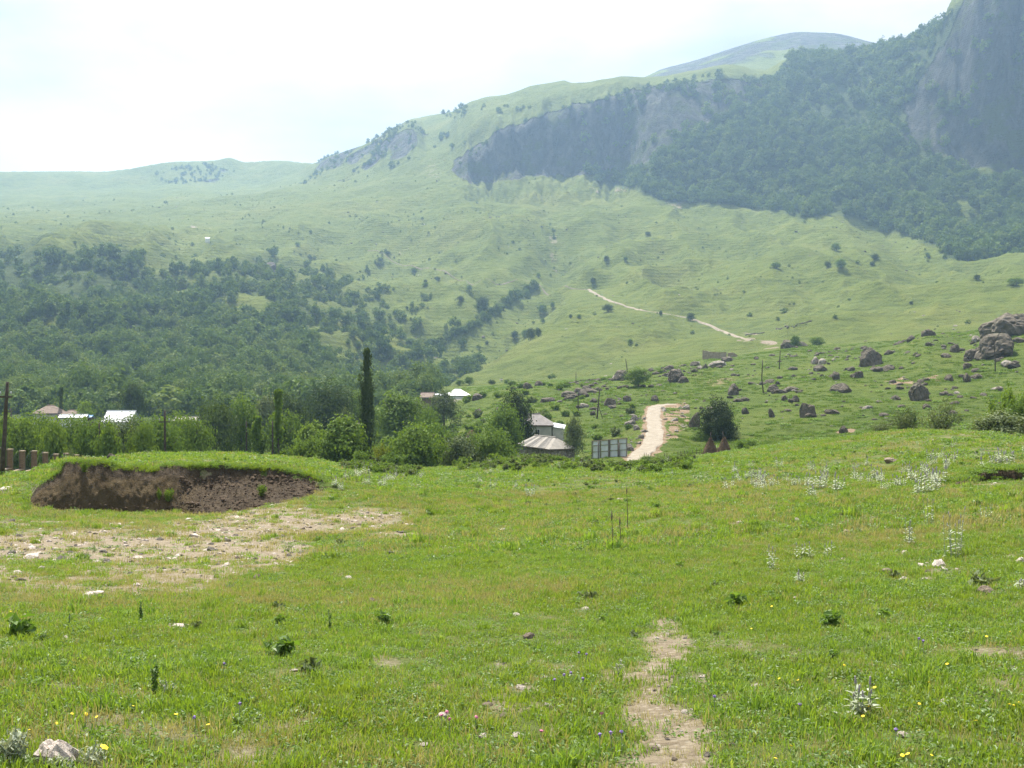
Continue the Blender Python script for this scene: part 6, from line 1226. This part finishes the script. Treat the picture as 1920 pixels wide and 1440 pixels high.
hip_house('village_house', 858, 335, .1, 8.2, 6.5, 3.0, 2.1, M_WHITE, [M_METAL], 'house with bright white metal hipped roof at the foot of the hill', z=(720 - 741.5) / F * 333, inset=3.2, windows=((-1.5, 1.6, 1, 1.2), (1.5, 1.6, 1, 1.2)))
hip_house('outbuilding', 864, 322, .1, 4.2, 4.0, 1.8, 1.1, M_WALL, [M_SLATE_L], 'small outbuilding with pale lean roof below the white metal roof', z=(720 - 755) / F * 320, inset=0, cat='shed')
hip_house('outbuilding', 802, 338, -.1, 3.9, 5.0, 2.2, 1.6, M_DARKW, [M_BROWNR], 'small shed with rusty brown gable roof left of the white metal roof', z=(720 - 745) / F * 336, inset=0, cat='shed')
hip_house('outbuilding', 824, 340, 0, 5.5, 4.0, 2.2, .5, M_WHITE, [M_METAL], 'low long white roofed annex between the brown shed and the white roofed house', z=(720 - 741) / F * 338, inset=0, cat='shed')
hip_house('village_house', 95, 300, .5, 8.0, 6.6, 3.0, 2.15, M_WALL, [M_BROWNR, M_BROWNR], 'house with brown hipped roof and pale wall beyond the hedge', z=(720 - 775) / F * 300 * .9, windows=((-1.8, 1.6, 1, 1.2), (1.6, 1.6, 1, 1.2)))
hip_house('village_house', 135, 294, .2, 5.6, 4.4, 2.4, 1.3, M_WHITE, [M_BROWNR], 'smaller brown roofed wing right of the brown hipped house', z=(720 - 779) / F * 294 * .9)
o = hip_house('outbuilding', 139, 286, .12, 6.3, 3.0, 1.9, .7, M_WHITE, [M_METAL], 'low white roofed shed in front of the smaller brown roof', z=(720 - 783.5) / F * 286 * .9, inset=0, cat='shed')
hip_house('outbuilding', 165, 287, .1, 1.9, 2.6, 1.6, .5, M_DARKW, [M_BLUE], 'tiny shed with blue roof at the end of the low white roof', z=(720 - 784) / F * 287 * .9, inset=0, cat='shed')
hip_house('village_house', 228, 270, .0, 6.5, 7.0, 2.6, 2.7, M_WHITE, [M_METAL], 'house with broad white gable roof sloping towards the meadow above the hedge', z=(720 - 793) / F * 270 * .9, inset=0)
hip_house('outbuilding', 352, 250, -.04, 5.4, 4.5, 2.4, 1.0, M_WALL, [M_SLATE_L], 'long building with grey roof half hidden by garden trees', z=(720 - 792) / F * 250 * .92, inset=0, cat='shed')
hip_house('outbuilding', 655, 235, .1, 4.0, 4.0, 2.2, .8, M_DARKW, [M_BROWNR], 'little brown roofed hut between the round tree and the poplar', z=(720 - 795) / F * 235, inset=0, cat='shed')
hip_house('farm_building', 190, 1230, -.35, 17, 6, 3., 1.6, M_WHITE, [M_METAL], 'far long white roofed farm building above the wooded hillside', z=(720 - 456) / F * 1230 * .9, inset=0, cat='barn', sink=4)
hip_house('farm_building', 389, 1330, .2, 5, 4, 2.4, 1.2, M_WHITE, [M_METAL], 'tiny white hut high on the pasture', z=(720 - 439) / F * 1330 * .93, inset=0, cat='hut', sink=3)
# flat roofed shed with junk on top
p = at(838, 172); p.z = (720 - 826) / F * p.y - 1.9; o = tag(empty('flat_shed', p, -.12), 'low shed with flat white edged roof and rubble lying on it', 'shed'); b = MB(); b.box((0, 0, .5), (3.9, 2.6, 2.8)); obj('wall', b.mesh('wall', [M_STONEW]), o); b = MB(); b.box((0, 0, 1.98), (4.4, 3.2, .14)); rf = obj('roof', b.mesh('roof', [M_WHITE]), o); b = MB()
for k in range(16): b.box((rng.uniform(-1.9, 1.9), rng.uniform(-1.3, 1.3), 2.05 + .11), (rng.uniform(.25, .6), rng.uniform(.2, .5), .22), rng.uniform(0, 3))
tag(obj('roof_rubble', b.mesh('roof_rubble', [M_SLATE_D]), o), kind='stuff')
# hay
def m_hay(): return m_simple('old_hay', (0.085, 0.055, 0.035), (0.20, 0.135, 0.085), 5, .97, .08, bscale=22)
M_HAY = m_hay(); M_HAYL = m_leaf('hay_straws', (0.10, 0.065, 0.04), (0.25, 0.175, 0.11), trans=.1, gloss=.02)
def haystack(u, r, vt, w, lab, seed, dome=False, pole_up=True):
    p = at(u, r); H = (720 - vt) / F * p.y - p.z; W = px(w, p); o = tag(empty('haystack', p), lab, 'haystack'); v0, f = ico(3); v = v0.copy(); rs = np.random.default_rng(seed); zz = (v[:, 2] + 1) / 2; rad = np.interp(zz, [0, .2, .5, .8, 1], [1, 1, .78, .36, .03] if not dome else [1, 1.05, 1., .75, .2]); ang = np.arctan2(v[:, 1], v[:, 0]); n1 = 1 + .1 * fbm(v[:, 0] * 3 + seed, v[:, 1] * 3 + v[:, 2] * 3, seed, 3)
    P = np.stack([np.cos(ang) * rad * W / 2 * n1, np.sin(ang) * rad * W / 2 * n1, zz * H - .05], -1); me = new_mesh('hay', P, tris=np.array(f), quads=np.zeros((0, 4)), mats=[M_HAY], smooth=True); obj('hay', me, o)
    i = rs.integers(0, len(P), 900); pr = P[i] + rs.normal(size=(900, 3)) * .05; nr = pr * [1, 1, .4] + rs.normal(size=pr.shape) * .4; vv, q = diamonds(pr, nr, .07, rs, 5.); tag(obj('straws', leaf_mesh('straws', (vv, q), M_HAYL), o), kind='stuff')
    if pole_up: b = MB(); b.tube([(0, 0, H * .8), (.08 if seed % 2 else -.2, 0, H + .75)], [.06, .045], 6); obj('centre_pole', b.mesh('centre_pole', [M_POLE], True), o)
haystack(1332, 134, 821, 29, 'left one of two conical brown haystacks under the dense tree', 1); haystack(1358, 132, 820, 28, 'right one of two conical brown haystacks, with the taller centre pole', 2); haystack(884, 178, 806, 27, 'old rounded brown hay heap among the bushes behind the flat roofed shed', 5, True, False)
# ruined wall on the hill, field walls, wattle fence
M_RUIN = m_simple('ruin_masonry', (0.22, 0.175, 0.12), (0.40, 0.33, 0.24), 1.2, .95, .08)
p0, p1, p2 = at(1318, 392), at(1362, 388), at(1382, 400); o = tag(empty('ruined_wall', p0), 'roofless ruined stone wall standing on the crest of the hill', 'ruin')
def wall_run(a, b_, tops_, zb, th, name, n_=12, seed=0):
    a, b_ = Vector((a.x, a.y, 0)), Vector((b_.x, b_.y, 0)); d_ = (b_ - a).normalized(); nn = Vector((-d_.y, d_.x, 0)) * th / 2; vs2 = []; fs = []
    for i in range(n_ + 1):
        t = i / n_; c = a.lerp(b_, t) - Vector((p0.x, p0.y, 0)); zt = np.interp(t, [k / (len(tops_) - 1) for k in range(len(tops_))], tops_) + .12 * float(vnoise(np.array(i * .9 + seed), np.array(.3), 4)) - p0.z
        vs2 += [c - nn + Vector((0, 0, zb - p0.z)), c - nn + Vector((0, 0, zt)), c + nn + Vector((0, 0, zt)), c + nn + Vector((0, 0, zb - p0.z))]
    for i in range(n_):
        for k in range(4): fs.append((i * 4 + k, (i + 1) * 4 + k, (i + 1) * 4 + (k + 1) % 4, i * 4 + (k + 1) % 4))
    fs += [(0, 1, 2, 3), (n_ * 4 + 3, n_ * 4 + 2, n_ * 4 + 1, n_ * 4)]; return obj(name, new_mesh(name, vs2, fs, [M_RUIN]), o)
Zv = lambda v, y_: (720 - v) / F * y_
zb = min(p0.z, p1.z, p2.z) - 1.5
wall_run(p0, p1, [Zv(656.5, p0.y), Zv(659.8, p0.y), Zv(660.3, p1.y), Zv(660.5, p1.y)], zb, .5, 'front_wall', 12, 1); wall_run(at(1365, 397), p2, [Zv(660.6, p1.y), Zv(661, p2.y), Zv(666, p2.y)], zb, .5, 'side_wall', 6, 7); wall_run(at(1318.3, 394), at(1324, 404), [Zv(657, p0.y), Zv(663, p0.y)], zb, .5, 'end_wall', 5, 9)
def field_wall(pts, rmin, rmax, lab, seed, size=.8):
    P = [hit(u, v, rmin, rmax) for u, v in pts]; path = along([Vector((q.x, q.y, 0)) for q in P], size * 1.1); rs = np.random.default_rng(seed); o_ = tag(empty('dry_stone_wall', P[0]), lab, 'wall'); k = 0; me_ = RKS
    for q in path:
        if k >= 150: break
        z_ = float(gz(q.x, q.y)); s_ = size * rs.uniform(.5, .95)
        obj('stone', me_[rs.integers(8)], o_, (q.x - P[0].x, q.y - P[0].y + rs.normal() * .2, z_ - P[0].z + s_ * .25), (rs.uniform(-.3, .3), 0, rs.uniform(0, 6.28)), (s_, s_ * .8, s_ * .7)); k += 1
field_wall([(1062,722),(1080,717),(1100,714.5),(1125,712.5),(1150,714)], 300, 560, 'low curved dry stone wall behind the hilltop rocks', 1, .8)
field_wall([(1456,616),(1480,612),(1500,607),(1520,602.5)], 480, 900, 'dark field wall above the far whaleback rock', 2, 1.1); field_wall([(1398,629),(1415,626),(1432,624)], 480, 900, 'short field wall beside the end of the mountain track', 3, 1.0); field_wall([(1470,648),(1500,655),(1530,664),(1560,668)], 380, 560, 'tumbled wall running below the small rounded tree', 4, .8)
field_wall([(1820,708),(1850,711),(1890,707),(1925,700)], 150, 420, 'row of half sunk stones along the hill path', 5, .5) if False else None
M_STAKE = m_simple('stake_wood', (0.07, 0.055, 0.04), (0.15, 0.12, 0.09), 6, .95, .01); pts = along([Vector((q.x, q.y, 0)) for q in (at(1208, 139), at(1250, 137), at(1290, 137), at(1316, 136))], .42); P0 = at(1208, 139); o = tag(empty('stake_fence', P0), 'low fence of dark stakes between the dirt road and the haystacks', 'fence'); rs = np.random.default_rng(4)
for q in pts: z_ = float(gz(q.x, q.y)); b = MB(); h_ = rs.uniform(1.0, 1.5); b.tube([(0, 0, -.3), (rs.normal() * .05, 0, h_)], [.05, .035], 5); obj('stake', b.mesh('stake', [M_STAKE]), o, (q.x - P0.x, q.y - P0.y, z_ - P0.z))
for hh in (.45, .9): b = MB(); b.tube([(q.x - P0.x, q.y - P0.y - .05, float(gz(q.x, q.y)) - P0.z + hh) for q in pts], [.03] * len(pts), 4); obj('rail', b.mesh('rail', [M_STAKE]), o)
for i, (u, r, w, h) in enumerate([(1216,138,30,15),(1240,136,34,16),(1266,136,34,14),(1294,135,34,12)]):
    p = at(u, r); plant('bush', i % 3, p, px(h, p) * 1.1, px(w, p), ['leafy hedge clump at the road end of the stake fence', 'second hedge clump along the stake fence from the road', 'third hedge clump along the stake fence from the road', 'hedge clump at the haystack end of the stake fence'][i], 'bush')
